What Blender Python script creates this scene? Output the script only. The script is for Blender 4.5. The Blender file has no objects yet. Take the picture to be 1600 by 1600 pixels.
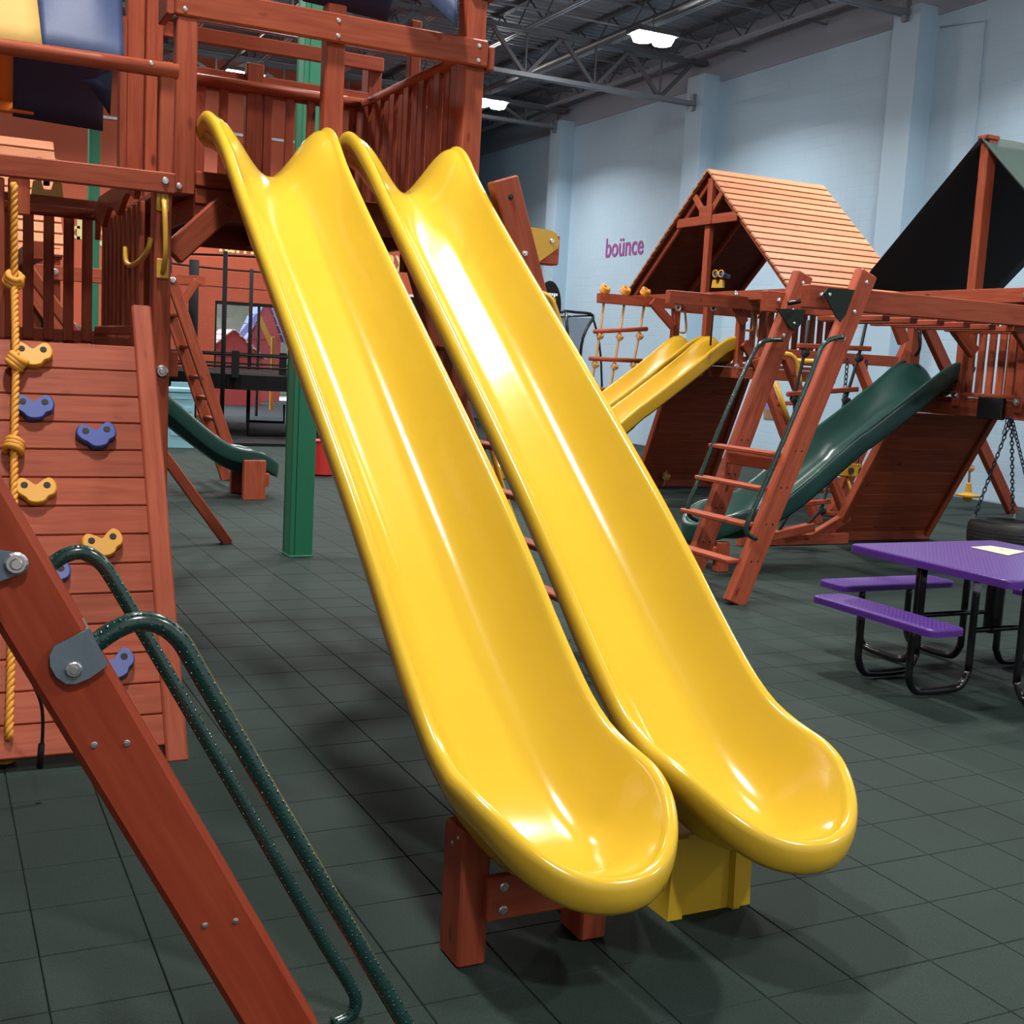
import bpy, bmesh, math, random
from mathutils import Vector, Matrix
random.seed(7)
V = Vector
C = bpy.context.scene.collection
SC = bpy.context.scene

# ------------------------------------------------------------------ camera
FPX = 1872.0
PIT, ROL, YAW = .1263, .0544, .4608
T = 0.305                                   # floor tile pitch
CAM = V((0, 0, 5.6775 * T))
_f = V((math.sin(YAW), math.cos(YAW), 0)); _r = V((math.cos(YAW), -math.sin(YAW), 0)); _u = V((0, 0, 1))
FW = math.cos(PIT) * _f - math.sin(PIT) * _u
_u2 = math.cos(PIT) * _u + math.sin(PIT) * _f
RT = math.cos(ROL) * _r + math.sin(ROL) * _u2
UP = math.cos(ROL) * _u2 - math.sin(ROL) * _r
cam_d = bpy.data.cameras.new('camera')
cam_d.sensor_width = 36; cam_d.sensor_height = 36; cam_d.lens = FPX / 1600 * 36
cam_d.clip_start = .05; cam_d.clip_end = 200
cam = bpy.data.objects.new('camera', cam_d); C.objects.link(cam)
cam.matrix_world = Matrix(((RT.x, UP.x, -FW.x, CAM.x), (RT.y, UP.y, -FW.y, CAM.y), (RT.z, UP.z, -FW.z, CAM.z), (0, 0, 0, 1)))
SC.camera = cam

# ------------------------------------------------------------------ world, exposure, lamps' light
SC.view_settings.view_transform = 'Standard'
SC.view_settings.look = 'None'
SC.view_settings.gamma = 1
SC.view_settings.use_curve_mapping = False
SC.view_settings.exposure = 0.0
wd = bpy.data.worlds.new('world'); SC.world = wd; wd.use_nodes = True
wn = wd.node_tree.nodes; wl = wd.node_tree.links
bg = wn['Background']; bg.inputs['Strength'].default_value = 3.6
bg.inputs['Color'].default_value = (.80, .88, 1.0, 1)

LAMP_POWER = 300
LAMPS = [(11.41, 18.51), (11.43, 25.27), (6.18, 26.29), (11.4, 11.74), (11.4, 4.97), (6.15, 19.5), (6.1, 12.7), (4.95, 7.1),
         (.8, 25.4), (.7, 18.6), (.7, 11.8), (.7, 5.0), (5.9, -.8), (.6, -1.8), (11.4, -1.8)]
LAMP_Z = 7.4
for lx, ly in LAMPS:
    ld = bpy.data.lights.new('lamp_light', 'AREA'); ld.shape = 'ELLIPSE'; ld.size = .38; ld.size_y = .64
    ld.energy = LAMP_POWER; ld.color = (1.0, .97, .93); ld.spread = math.radians(146)
    lo = bpy.data.objects.new('lamp_light', ld); C.objects.link(lo)
    lo.location = (lx, ly, LAMP_Z - .14)

def ray(x, y): return FW + RT * ((x - 800) / FPX) + UP * ((800 - y) / FPX)
def hX(x, y, X): d = ray(x, y); return CAM + d * ((X - CAM.x) / d.x)
def hY(x, y, Y): d = ray(x, y); return CAM + d * ((Y - CAM.y) / d.y)
def hZ(x, y, Z): d = ray(x, y); return CAM + d * ((Z - CAM.z) / d.z)
def hP(x, y, p0, n): d = ray(x, y); return CAM + d * ((p0 - CAM).dot(n) / d.dot(n))

# ------------------------------------------------------------------ materials
def mat_base(name):
    m = bpy.data.materials.new(name); m.use_nodes = True
    nt = m.node_tree; return m, nt.nodes, nt.links, nt.nodes['Principled BSDF']
def simple(name, col, rough=.5, metal=0, bump=0, bscale=60, spec=.5, var=0, vscale=4, coat=0):
    m, n, l, b = mat_base(name)
    b.inputs['Base Color'].default_value = (*col, 1); b.inputs['Roughness'].default_value = rough
    b.inputs['Metallic'].default_value = metal; b.inputs['Specular IOR Level'].default_value = spec
    if coat: b.inputs['Coat Weight'].default_value = coat; b.inputs['Coat Roughness'].default_value = .12
    if bump or var:
        tc = n.new('ShaderNodeTexCoord')
    if bump:
        t = n.new('ShaderNodeTexNoise'); t.inputs['Scale'].default_value = bscale; t.inputs['Detail'].default_value = 3
        bp = n.new('ShaderNodeBump'); bp.inputs['Strength'].default_value = bump; bp.inputs['Distance'].default_value = .01
        l.new(tc.outputs['Object'], t.inputs['Vector']); l.new(t.outputs['Fac'], bp.inputs['Height']); l.new(bp.outputs['Normal'], b.inputs['Normal'])
    if var:
        t2 = n.new('ShaderNodeTexNoise'); t2.inputs['Scale'].default_value = vscale; t2.inputs['Detail'].default_value = 4
        mx = n.new('ShaderNodeMix'); mx.data_type = 'RGBA'
        mx.inputs[6].default_value = (*[c * (1 - var) for c in col], 1); mx.inputs[7].default_value = (*[min(1, c * (1 + var)) for c in col], 1)
        l.new(tc.outputs['Object'], t2.inputs['Vector']); l.new(t2.outputs['Fac'], mx.inputs[0]); l.new(mx.outputs[2], b.inputs['Base Color'])
    return m
def wood(name, lo, hi, knot, rough=.45):
    m, n, l, b = mat_base(name)
    tc = n.new('ShaderNodeTexCoord'); oi = n.new('ShaderNodeObjectInfo')
    add = n.new('ShaderNodeVectorMath'); add.operation = 'MULTIPLY_ADD'
    sc = n.new('ShaderNodeVectorMath'); sc.operation = 'SCALE'; sc.inputs[0].default_value = (37, 19, 23)
    l.new(oi.outputs['Random'], sc.inputs['Scale'])
    ad = n.new('ShaderNodeVectorMath'); ad.operation = 'ADD'
    l.new(tc.outputs['Object'], ad.inputs[0]); l.new(sc.outputs[0], ad.inputs[1])
    mp = n.new('ShaderNodeMapping'); mp.inputs['Scale'].default_value = (1.3, 16, 16); l.new(ad.outputs[0], mp.inputs['Vector'])
    t = n.new('ShaderNodeTexNoise'); t.inputs['Scale'].default_value = 2.2; t.inputs['Detail'].default_value = 5; t.inputs['Distortion'].default_value = .6
    l.new(mp.outputs[0], t.inputs['Vector'])
    r = n.new('ShaderNodeValToRGB'); r.color_ramp.elements[0].position = .3; r.color_ramp.elements[1].position = .72
    r.color_ramp.elements[0].color = (*lo, 1); r.color_ramp.elements[1].color = (*hi, 1)
    l.new(t.outputs['Fac'], r.inputs['Fac'])
    # knots
    mp2 = n.new('ShaderNodeMapping'); mp2.inputs['Scale'].default_value = (2.6, 6.5, 6.5); l.new(ad.outputs[0], mp2.inputs['Vector'])
    vo = n.new('ShaderNodeTexVoronoi'); vo.inputs['Scale'].default_value = 1.0; vo.inputs['Randomness'].default_value = 1
    l.new(mp2.outputs[0], vo.inputs['Vector'])
    kr = n.new('ShaderNodeValToRGB'); kr.color_ramp.elements[0].position = .05; kr.color_ramp.elements[1].position = .13
    kr.color_ramp.elements[0].color = (1, 1, 1, 1); kr.color_ramp.elements[1].color = (0, 0, 0, 1)
    l.new(vo.outputs['Distance'], kr.inputs['Fac'])
    mx = n.new('ShaderNodeMix'); mx.data_type = 'RGBA'; mx.inputs[7].default_value = (*knot, 1)
    l.new(kr.outputs['Color'], mx.inputs[0]); l.new(r.outputs['Color'], mx.inputs[6])
    # per piece tint
    hv = n.new('ShaderNodeHueSaturation'); mr = n.new('ShaderNodeMapRange'); mr.inputs[3].default_value = .86; mr.inputs[4].default_value = 1.14
    l.new(oi.outputs['Random'], mr.inputs[0]); l.new(mr.outputs[0], hv.inputs['Value']); l.new(mx.outputs[2], hv.inputs['Color'])
    l.new(hv.outputs['Color'], b.inputs['Base Color'])
    b.inputs['Roughness'].default_value = rough; b.inputs['Specular IOR Level'].default_value = .14
    bp = n.new('ShaderNodeBump'); bp.inputs['Strength'].default_value = .12; bp.inputs['Distance'].default_value = .004
    l.new(t.outputs['Fac'], bp.inputs['Height']); l.new(bp.outputs['Normal'], b.inputs['Normal'])
    return m
WOOD = wood('redwood_stain', (.225, .043, .020), (.315, .074, .036), (.095, .019, .010))
WOODF = wood('redwood_smooth', (.19, .029, .013), (.25, .045, .020), (.08, .015, .008), .38)
SHINGLE = wood('roof_cedar', (.37, .145, .075), (.47, .20, .11), (.24, .085, .045), .5)
GAPSHADE = wood('roof_gap_shade', (.085, .020, .012), (.13, .034, .02), (.05, .012, .008), .6)  # shadow between the roof boards, put into a dark wood colour
YEL = simple('yellow_plastic', (.535, .345, .026), .17, spec=.5, bump=.05, bscale=9, var=.05, vscale=3)
YEL2 = simple('yellow_plastic_far', (.58, .34, .022), .3)
YELP = simple('yellow_paint', (.55, .31, .03), .35)
GRN = simple('green_plastic', (.012, .045, .038), .27, spec=.5, bump=.05, bscale=12)
GCOL = simple('green_paint', (.012, .165, .082), .42, bump=.04, bscale=40)
GRAIL = simple('green_vinyl', (.006, .030, .026), .22, spec=.6)
BLK = simple('black_powder_coat', (.006, .006, .007), .22, spec=.5)
BLKM = simple('black_fabric', (.0045, .0045, .0055), .8, spec=.2)
RUB = simple('tyre_rubber', (.006, .006, .0065), .6, bump=.3, bscale=120)
STEEL = simple('zinc_bolt', (.62, .62, .63), .28, metal=1)
PLATE = simple('galvanised_plate', (.115, .15, .185), .42, metal=.35, bump=.1, bscale=30, var=.15, vscale=14)
GPLATE = simple('dark_green_plate', (.008, .015, .012), .6, spec=.2)
CHAIN = simple('chain_steel', (.03, .04, .06), .45, metal=.6)
ROPE = simple('yellow_rope', (.60, .25, .022), .65, bump=.25, bscale=260)
ROPET = simple('tan_rope', (.42, .24, .09), .7)
ROPEB = simple('black_rope', (.008, .008, .012), .7)
CYEL = simple('canvas_yellow', (.47, .28, .075), .8, bump=.15, bscale=25)
CYELB = simple('canvas_yellow_backlit', (.75, .17, .012), .8, bump=.15, bscale=25)  # yellow canvas from below, light coming through it painted as orange
CBLU = simple('canvas_blue', (.026, .044, .112), .62, bump=.15, bscale=25)
CBLUB = simple('canvas_blue_backlit', (.030, .036, .085), .75)  # blue canvas from below, its backlit darkness put into the colour
CGRN = simple('canvas_green', (.055, .09, .08), .7, bump=.1, bscale=20)
CBLK = simple('canvas_black', (.010, .011, .014), .8)
HBLU = simple('blue_plastic', (.030, .055, .23), .38)
HYEL = simple('yellow_hold_plastic', (.58, .27, .018), .42)
DARK = simple('dark_cavity', (.02, .012, .01), .8)
RED = simple('red_plastic', (.42, .025, .02), .35)
CEIL = simple('ceiling_deck', (.22, .235, .27), .55, metal=.2)
JOIST = simple('joist_steel', (.19, .20, .225), .42, metal=.35)
JOISTHL = simple('joist_highlight', (.42, .43, .46), .3, metal=.5)  # lit copy of the joist steel, chord highlights put into its colour
JDARK = simple('joist_dark', (.10, .105, .12), .5, metal=.3)
ORANGE = simple('orange_wall_paint', (.47, .083, .032), .6, var=.06, vscale=1.2)
CREAM = simple('cream_letters', (.72, .60, .28), .6)
MAGENTA = simple('magenta_letters', (.27, .06, .24), .6)
PAPER = simple('paper', (.44, .40, .27), .8)
WHITE = simple('white_paint', (.75, .75, .76), .5)
GREYW = simple('grey_block', (.27, .30, .36), .85)
PALEB = simple('pale_blue_plastic', (.20, .42, .50), .5)
PINK = simple('outdoor_red', (.52, .10, .09), .6)
OUTB = simple('outdoor_blue', (.30, .36, .75), .6)
OUTG = simple('outdoor_ground', (.72, .68, .64), .9)
PINKW = simple('outdoor_pink_white', (.75, .55, .52), .6)
TREE = simple('tree_leaves', (.20, .22, .16), .9)
BROWN = simple('brown_photo', (.20, .13, .07), .5, var=.6, vscale=9)
PURPH = simple('purple_photo', (.22, .16, .42), .5, var=.5, vscale=9)
# rubber tiles
def m_rubber():
    m, n, l, b = mat_base('rubber_tile')
    g = n.new('ShaderNodeNewGeometry'); oi = n.new('ShaderNodeObjectInfo')
    t = n.new('ShaderNodeTexNoise'); t.inputs['Scale'].default_value = 230; t.inputs['Detail'].default_value = 2
    t2 = n.new('ShaderNodeTexNoise'); t2.inputs['Scale'].default_value = 1.1; t2.inputs['Detail'].default_value = 3
    l.new(g.outputs['Position'], t.inputs['Vector']); l.new(g.outputs['Position'], t2.inputs['Vector'])
    r = n.new('ShaderNodeValToRGB'); r.color_ramp.elements[0].position = .32; r.color_ramp.elements[1].position = .72
    r.color_ramp.elements[0].color = (.0075, .0155, .0128, 1); r.color_ramp.elements[1].color = (.0185, .0315, .0275, 1)
    l.new(t.outputs['Fac'], r.inputs['Fac'])
    hv = n.new('ShaderNodeHueSaturation')
    mr = n.new('ShaderNodeMapRange'); mr.inputs[1].default_value = .3; mr.inputs[2].default_value = .7; mr.inputs[3].default_value = .85; mr.inputs[4].default_value = 1.15
    l.new(t2.outputs['Fac'], mr.inputs[0]); l.new(mr.outputs[0], hv.inputs['Value']); l.new(r.outputs['Color'], hv.inputs['Color'])
    l.new(hv.outputs['Color'], b.inputs['Base Color'])
    b.inputs['Roughness'].default_value = .78; b.inputs['Specular IOR Level'].default_value = .2
    bp = n.new('ShaderNodeBump'); bp.inputs['Strength'].default_value = .35; bp.inputs['Distance'].default_value = .003
    l.new(t.outputs['Fac'], bp.inputs['Height']); l.new(bp.outputs['Normal'], b.inputs['Normal'])
    return m
RUBBER = m_rubber()
JOINT = simple('tile_joint', (.016, .023, .021), .9)
def m_wall():
    m, n, l, b = mat_base('blue_wall_paint')
    g = n.new('ShaderNodeNewGeometry')
    t = n.new('ShaderNodeTexNoise'); t.inputs['Scale'].default_value = .7; t.inputs['Detail'].default_value = 5
    l.new(g.outputs['Position'], t.inputs['Vector'])
    r = n.new('ShaderNodeValToRGB'); r.color_ramp.elements[0].position = .3; r.color_ramp.elements[1].position = .7
    r.color_ramp.elements[0].color = (.335, .47, .585, 1); r.color_ramp.elements[1].color = (.365, .505, .62, 1)
    l.new(t.outputs['Fac'], r.inputs['Fac']); l.new(r.outputs['Color'], b.inputs['Base Color'])
    b.inputs['Roughness'].default_value = .6
    t2 = n.new('ShaderNodeTexNoise'); t2.inputs['Scale'].default_value = 55; l.new(g.outputs['Position'], t2.inputs['Vector'])
    bp = n.new('ShaderNodeBump'); bp.inputs['Strength'].default_value = .15; bp.inputs['Distance'].default_value = .006
    l.new(t2.outputs['Fac'], bp.inputs['Height']); l.new(bp.outputs['Normal'], b.inputs['Normal'])
    return m
BLUEW = m_wall()
def m_perf():   # purple coated expanded metal: fine diamond perforation
    m, n, l, b = mat_base('purple_perforated_coating')
    tc = n.new('ShaderNodeTexCoord')
    mp = n.new('ShaderNodeMapping'); mp.inputs['Rotation'].default_value = (0, 0, math.radians(45)); mp.inputs['Scale'].default_value = (48, 48, 48)
    l.new(tc.outputs['Object'], mp.inputs['Vector'])
    ck = n.new('ShaderNodeTexVoronoi'); ck.inputs['Randomness'].default_value = 0; ck.inputs['Scale'].default_value = 1; ck.voronoi_dimensions = '2D'
    l.new(mp.outputs[0], ck.inputs['Vector'])
    r = n.new('ShaderNodeValToRGB'); r.color_ramp.elements[0].position = .28; r.color_ramp.elements[1].position = .40
    r.color_ramp.elements[0].color = (.042, .017, .11, 1); r.color_ramp.elements[1].color = (.078, .031, .20, 1)
    l.new(ck.outputs['Distance'], r.inputs['Fac']); l.new(r.outputs['Color'], b.inputs['Base Color'])
    bp = n.new('ShaderNodeBump'); bp.inputs['Strength'].default_value = .5; bp.inputs['Distance'].default_value = .004
    l.new(r.outputs['Color'], bp.inputs['Height']); l.new(bp.outputs['Normal'], b.inputs['Normal'])
    b.inputs['Roughness'].default_value = .3
    return m
PERF = m_perf()
PURP = simple('purple_coating', (.066, .02, .18), .28)
def m_net(name, col, cell, fill):
    m, n, l, b = mat_base(name)
    b.inputs['Base Color'].default_value = (*col, 1); b.inputs['Roughness'].default_value = .8
    tc = n.new('ShaderNodeTexCoord'); mp = n.new('ShaderNodeMapping'); mp.inputs['Scale'].default_value = (1 / cell,) * 3
    l.new(tc.outputs['Object'], mp.inputs['Vector'])
    sx = n.new('ShaderNodeSeparateXYZ'); l.new(mp.outputs[0], sx.inputs[0])
    outs = []
    for ax in ('X', 'Y', 'Z'):
        fr = n.new('ShaderNodeMath'); fr.operation = 'FRACT'; l.new(sx.outputs[ax], fr.inputs[0])
        lt = n.new('ShaderNodeMath'); lt.operation = 'LESS_THAN'; lt.inputs[1].default_value = fill; l.new(fr.outputs[0], lt.inputs[0]); outs.append(lt)
    a = n.new('ShaderNodeMath'); a.operation = 'MAXIMUM'; l.new(outs[0].outputs[0], a.inputs[0]); l.new(outs[2].outputs[0], a.inputs[1])
    l.new(a.outputs[0], b.inputs['Alpha'])
    return m
NET = m_net('dark_netting', (.02, .03, .05), .012, .36)
NETF = m_net('trampoline_netting', (.006, .006, .007), .02, .09)
def m_emit(name, col, s):
    m = bpy.data.materials.new(name); m.use_nodes = True; n = m.node_tree.nodes; n.clear()
    e = n.new('ShaderNodeEmission'); o = n.new('ShaderNodeOutputMaterial'); e.inputs[0].default_value = (*col, 1); e.inputs[1].default_value = s
    m.node_tree.links.new(e.outputs[0], o.inputs[0]); return m
LENS = m_emit('lamp_lens', (1, .985, .96), 60)
def m_glass():
    m, n, l, b = mat_base('window_glass')
    b.inputs['Base Color'].default_value = (1, 1, 1, 1); b.inputs['Roughness'].default_value = 0; b.inputs['Transmission Weight'].default_value = 1; b.inputs['IOR'].default_value = 1.02
    return m
GLASS = m_glass()

# ------------------------------------------------------------------ object helpers
WM = {}
def link(o, parent=None, M=None):
    C.objects.link(o); M = M or Matrix.Identity(4); WM[o] = M
    if parent is not None:
        o.parent = parent; o.matrix_basis = WM[parent].inverted() @ M
    else: o.matrix_basis = M
    return o
def obj(name, me, mat, parent=None, M=None, label=None):
    o = bpy.data.objects.new(name, me)
    if mat is not None and not me.materials: me.materials.append(mat)
    link(o, parent, M)
    if label: o['label'] = label
    return o
def tag(o, label, cat, group=None):
    o['label'] = label; o['category'] = cat
    if group: o['group'] = group
    return o
def thing(name, label, cat, loc=(0, 0, 0), group=None):
    o = bpy.data.objects.new(name, None); o.empty_display_size = .1
    link(o, None, Matrix.Translation(V(loc))); return tag(o, label, cat, group)
def struct(name, me, mat, M=None):
    o = obj(name, me, mat, None, M); o['kind'] = 'structure'; return o
def mesh(name, vs, fs, smooth=False):
    me = bpy.data.meshes.new(name); me.from_pydata([tuple(v) for v in vs], [], fs); me.update()
    if smooth: me.polygons.foreach_set('use_smooth', [True] * len(me.polygons))
    return me
def frame(p, x, up=V((0, 0, 1))):
    x = x.normalized(); 
    if abs(x.dot(up)) > .99: up = V((0, 1, 0))
    y = up.cross(x).normalized(); z = x.cross(y)
    return Matrix(((x.x, y.x, z.x, p.x), (x.y, y.y, z.y, p.y), (x.z, y.z, z.z, p.z), (0, 0, 0, 1)))
_barc = {}
def bar_mesh(L, w, d, c):
    k = (round(L, 4), round(w, 4), round(d, 4), c)
    if k in _barc: return _barc[k]
    a, b = w / 2, d / 2
    sec = [(-a + c, -b), (a - c, -b), (a, -b + c), (a, b - c), (a - c, b), (-a + c, b), (-a, b - c), (-a, -b + c)]
    e = min(c, L * .2); vs = []
    def ring(x, s):
        for (y, z) in sec: vs.append((x, y * s[0], z * s[1]))
    ki = ((a - c) / a, (b - c) / b)
    ring(0, ki); ring(e, (1, 1)); ring(L - e, (1, 1)); ring(L, ki)
    fs = [tuple(range(7, -1, -1)), tuple(range(24, 32))]
    for q in range(3):
        for i in range(8):
            j = (i + 1) % 8; fs.append((q * 8 + i, q * 8 + j, q * 8 + 8 + j, q * 8 + 8 + i))
    me = mesh('bar', vs, fs); _barc[k] = me; return me
_barm = {}
def bar(name, p, q, w, d, mat, parent=None, up=V((0, 0, 1)), c=.008, label=None):
    """a straight timber from p to q: w across (sideways), d along up"""
    p, q = V(p), V(q); L = (q - p).length; c = min(c, w * .2, d * .2)
    me = bar_mesh(L, w, d, c); k = (me.name, mat.name)
    if k not in _barm:
        m2 = me if not me.materials else me.copy()
        if m2 is me: m2.materials.append(mat)
        else: m2.materials.clear(); m2.materials.append(mat)
        _barm[k] = m2
    return obj(name, _barm[k], mat, parent, frame(p, q - p, V(up)), label)
def box(name, lo, hi, mat, parent=None, c=.006, label=None):
    lo, hi = V(lo), V(hi)
    m = (lo + hi) / 2
    # longest axis becomes the grain direction
    dx, dy, dz = hi - lo
    if dz >= dx and dz >= dy: return bar(name, (m.x, m.y, lo.z), (m.x, m.y, hi.z), dx, dy, mat, parent, V((0, 1, 0)), c, label)
    if dx >= dy: return bar(name, (lo.x, m.y, m.z), (hi.x, m.y, m.z), dy, dz, mat, parent, V((0, 0, 1)), c, label)
    return bar(name, (m.x, lo.y, m.z), (m.x, hi.y, m.z), dx, dz, mat, parent, V((0, 0, 1)), c, label)
def smooth_path(pts, n=6, closed=False):
    pts = [V(p) for p in pts]; out = []
    N = len(pts); rng = range(N if closed else N - 1)
    for i in rng:
        p1, p2 = pts[i], pts[(i + 1) % N]
        p0 = pts[i - 1] if (i > 0 or closed) else p1 * 2 - p2
        p3 = pts[(i + 2) % N] if (i + 2 < N or closed) else p2 * 2 - p1
        for k in range(n):
            t = k / n
            out.append(.5 * ((2 * p1) + (p2 - p0) * t + (2 * p0 - 5 * p1 + 4 * p2 - p3) * t * t + (3 * p1 - p0 - 3 * p2 + p3) * t ** 3))
    if not closed: out.append(pts[-1])
    return out
def tube_geo(pts, r, res=8, closed=False, vs=None, fs=None):
    vs = [] if vs is None else vs; fs = [] if fs is None else fs
    base = len(vs); N = len(pts); prev = None
    for i, p in enumerate(pts):
        a = pts[i - 1] if (i > 0 or closed) else p; b = pts[(i + 1) % N] if (i < N - 1 or closed) else p
        t = (b - a).normalized()
        if prev is None:
            h = V((0, 0, 1)) if abs(t.z) < .9 else V((1, 0, 0)); nrm = t.cross(h).normalized()
        else:
            nrm = (prev - t * prev.dot(t)).normalized()
        prev = nrm; bn = t.cross(nrm)
        rr = r[i] if isinstance(r, (list, tuple)) else r
        for k in range(res):
            a_ = 2 * math.pi * k / res; vs.append(p + (nrm * math.cos(a_) + bn * math.sin(a_)) * rr)
    for i in range(N if closed else N - 1):
        j = (i + 1) % N
        for k in range(res):
            m_ = (k + 1) % res; fs.append((base + i * res + k, base + i * res + m_, base + j * res + m_, base + j * res + k))
    if not closed:
        fs.append(tuple(base + k for k in range(res - 1, -1, -1))); fs.append(tuple(base + (N - 1) * res + k for k in range(res)))
    return vs, fs
def tube(name, pts, r, mat, parent=None, res=8, closed=False, n=1, label=None):
    pts = [V(p) for p in pts]
    if n > 1: pts = smooth_path(pts, n, closed)
    o = pts[0].copy()
    vs, fs = tube_geo([p - o for p in pts], r, res, closed)
    return obj(name, mesh(name, vs, fs, True), mat, parent, Matrix.Translation(o), label)
def plate(name, pts, thick, mat, parent=None, label=None, round_=0):
    """extruded outline: pts are world points on one plane; thickness goes along -normal"""
    pts = [V(p) for p in pts]; o = sum(pts, V()) / len(pts)
    nrm = V()
    for i in range(len(pts)): nrm += (pts[i] - o).cross(pts[(i + 1) % len(pts)] - o)
    nrm.normalize(); M = frame(o, (pts[0] - o), nrm); Mi = M.inverted()
    loc = [Mi @ p for p in pts]; N = len(loc)
    vs = [V((p.x, p.y, 0)) for p in loc] + [V((p.x, p.y, -thick)) for p in loc]
    fs = [tuple(range(N)), tuple(range(2 * N - 1, N - 1, -1))] + [(i, i + N, (i + 1) % N + N, (i + 1) % N) for i in range(N)]
    return obj(name, mesh(name, vs, fs), mat, parent, M, label)
def lathe_mesh(name, prof, res=16):
    vs, fs = [], []
    for (r, z) in prof:
        for k in range(res): a = 2 * math.pi * k / res; vs.append((r * math.cos(a), r * math.sin(a), z))
    for i in range(len(prof) - 1):
        for k in range(res):
            m_ = (k + 1) % res; fs.append((i * res + k, i * res + m_, (i + 1) * res + m_, (i + 1) * res + k))
    fs.append(tuple(range((len(prof) - 1) * res, len(prof) * res)))
    fs.append(tuple(range(res - 1, -1, -1)))
    return mesh(name, vs, fs, False)
_bolt = {}
def bolt(p, nrm, r, parent, name='bolt', mat=None):
    r = round(r, 4); mat = mat or STEEL
    if (r, mat.name) not in _bolt:
        me = lathe_mesh('bolt', [(r, 0), (r, .25 * r), (.8 * r, .36 * r), (.58 * r, .36 * r), (.55 * r, .25 * r), (.5 * r, .25 * r), (.5 * r, .62 * r), (.42 * r, .72 * r)], 14)
        me.materials.append(mat); _bolt[(r, mat.name)] = me
    return obj(name, _bolt[(r, mat.name)], mat, parent, frame(V(p), V(nrm).orthogonal(), V(nrm)))
def rope_geo(pts, R, pitch, res=6):
    pts = [V(p) for p in pts]; L = 0; vs, fs = [], []
    # resample
    seg = [(pts[i + 1] - pts[i]).length for i in range(len(pts) - 1)]; tot = sum(seg); n = max(4, int(tot / (pitch / 8)))
    sam = []
    for k in range(n + 1):
        s = tot * k / n; i = 0
        while i < len(seg) - 1 and s > seg[i]: s -= seg[i]; i += 1
        sam.append(pts[i].lerp(pts[i + 1], min(1, s / seg[i])))
    nn = V((1, 0, 0))
    for st in range(3):
        line = []
        for k, p in enumerate(sam):
            t = (sam[min(k + 1, n)] - sam[max(k - 1, 0)]).normalized(); a = nn - t * nn.dot(t)
            if a.length < .1: a = t.orthogonal()
            a.normalize(); b = t.cross(a); th = 2 * math.pi * (tot * k / n / pitch + st / 3)
            line.append(p + (a * math.cos(th) + b * math.sin(th)) * R * .5)
        tube_geo(line, R * .56, res, False, vs, fs)
    return vs, fs
def rope(name, pts, R, mat, parent=None, pitch=.09):
    pts = [V(p) for p in pts]; o = pts[0].copy()
    vs, fs = rope_geo([p - o for p in pts], R, pitch)
    return obj(name, mesh(name, vs, fs, True), mat, parent, Matrix.Translation(o))
_knot = {}
def knot(p, s, mat, parent, name='knot', turn=0.0):
    k = (round(s, 3), mat.name)
    if k not in _knot:
        line = []
        for i in range(61):
            a = 2 * math.pi * i / 60 * 3; t = i / 60
            line.append(V((math.cos(a) * s * (.95 - .2 * t), math.sin(a) * s * .8, (t - .5) * s * 1.3 + .28 * s * math.sin(a))))
        vs, fs = tube_geo(line, s * .42, 8)
        tube_geo([V((.2 * s, -.5 * s, -.8 * s)), V((.9 * s, -.6 * s, -.1 * s)), V((.5 * s, -.8 * s, .7 * s))], s * .36, 8, False, vs, fs)
        me = mesh('knot', vs, fs, True); me.materials.append(mat); _knot[k] = me
    return obj(name, _knot[k], mat, parent, Matrix.Translation(V(p)) @ Matrix.Rotation(turn, 4, 'Z') @ Matrix.Rotation(.45, 4, 'X') @ Matrix.Rotation(.2, 4, 'Y'))
def text(name, s, size, mat, M, parent=None, ext=.004, sx=1, bold=.0):
    cu = bpy.data.curves.new(name, 'FONT'); cu.body = s; cu.size = size; cu.extrude = ext; cu.offset = bold
    tmp = bpy.data.objects.new(name, cu); C.objects.link(tmp)
    me = bpy.data.meshes.new_from_object(tmp.evaluated_get(bpy.context.evaluated_depsgraph_get()))
    bpy.data.objects.remove(tmp); me.materials.clear(); me.materials.append(mat)
    return obj(name, me, mat, parent, M @ Matrix.Diagonal((sx, 1, 1, 1)))
def joined(name, boxes, mat, parent=None, kind=None):
    vs, fs = [], []
    for lo, hi in boxes:
        b = len(vs); x0, y0, z0 = lo; x1, y1, z1 = hi
        vs += [(x0, y0, z0), (x1, y0, z0), (x1, y1, z0), (x0, y1, z0), (x0, y0, z1), (x1, y0, z1), (x1, y1, z1), (x0, y1, z1)]
        fs += [(b, b + 3, b + 2, b + 1), (b + 4, b + 5, b + 6, b + 7), (b, b + 1, b + 5, b + 4), (b + 1, b + 2, b + 6, b + 5), (b + 2, b + 3, b + 7, b + 6), (b + 3, b, b + 4, b + 7)]
    o = obj(name, mesh(name, vs, fs), mat, parent)
    if kind: o['kind'] = kind
    return o
def boxm(name, lo, hi):
    x0, y0, z0 = lo; x1, y1, z1 = hi
    return mesh(name, [(x0, y0, z0), (x1, y0, z0), (x1, y1, z0), (x0, y1, z0), (x0, y0, z1), (x1, y0, z1), (x1, y1, z1), (x0, y1, z1)],
                [(0, 3, 2, 1), (4, 5, 6, 7), (0, 1, 5, 4), (1, 2, 6, 5), (2, 3, 7, 6), (3, 0, 4, 7)])
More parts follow.
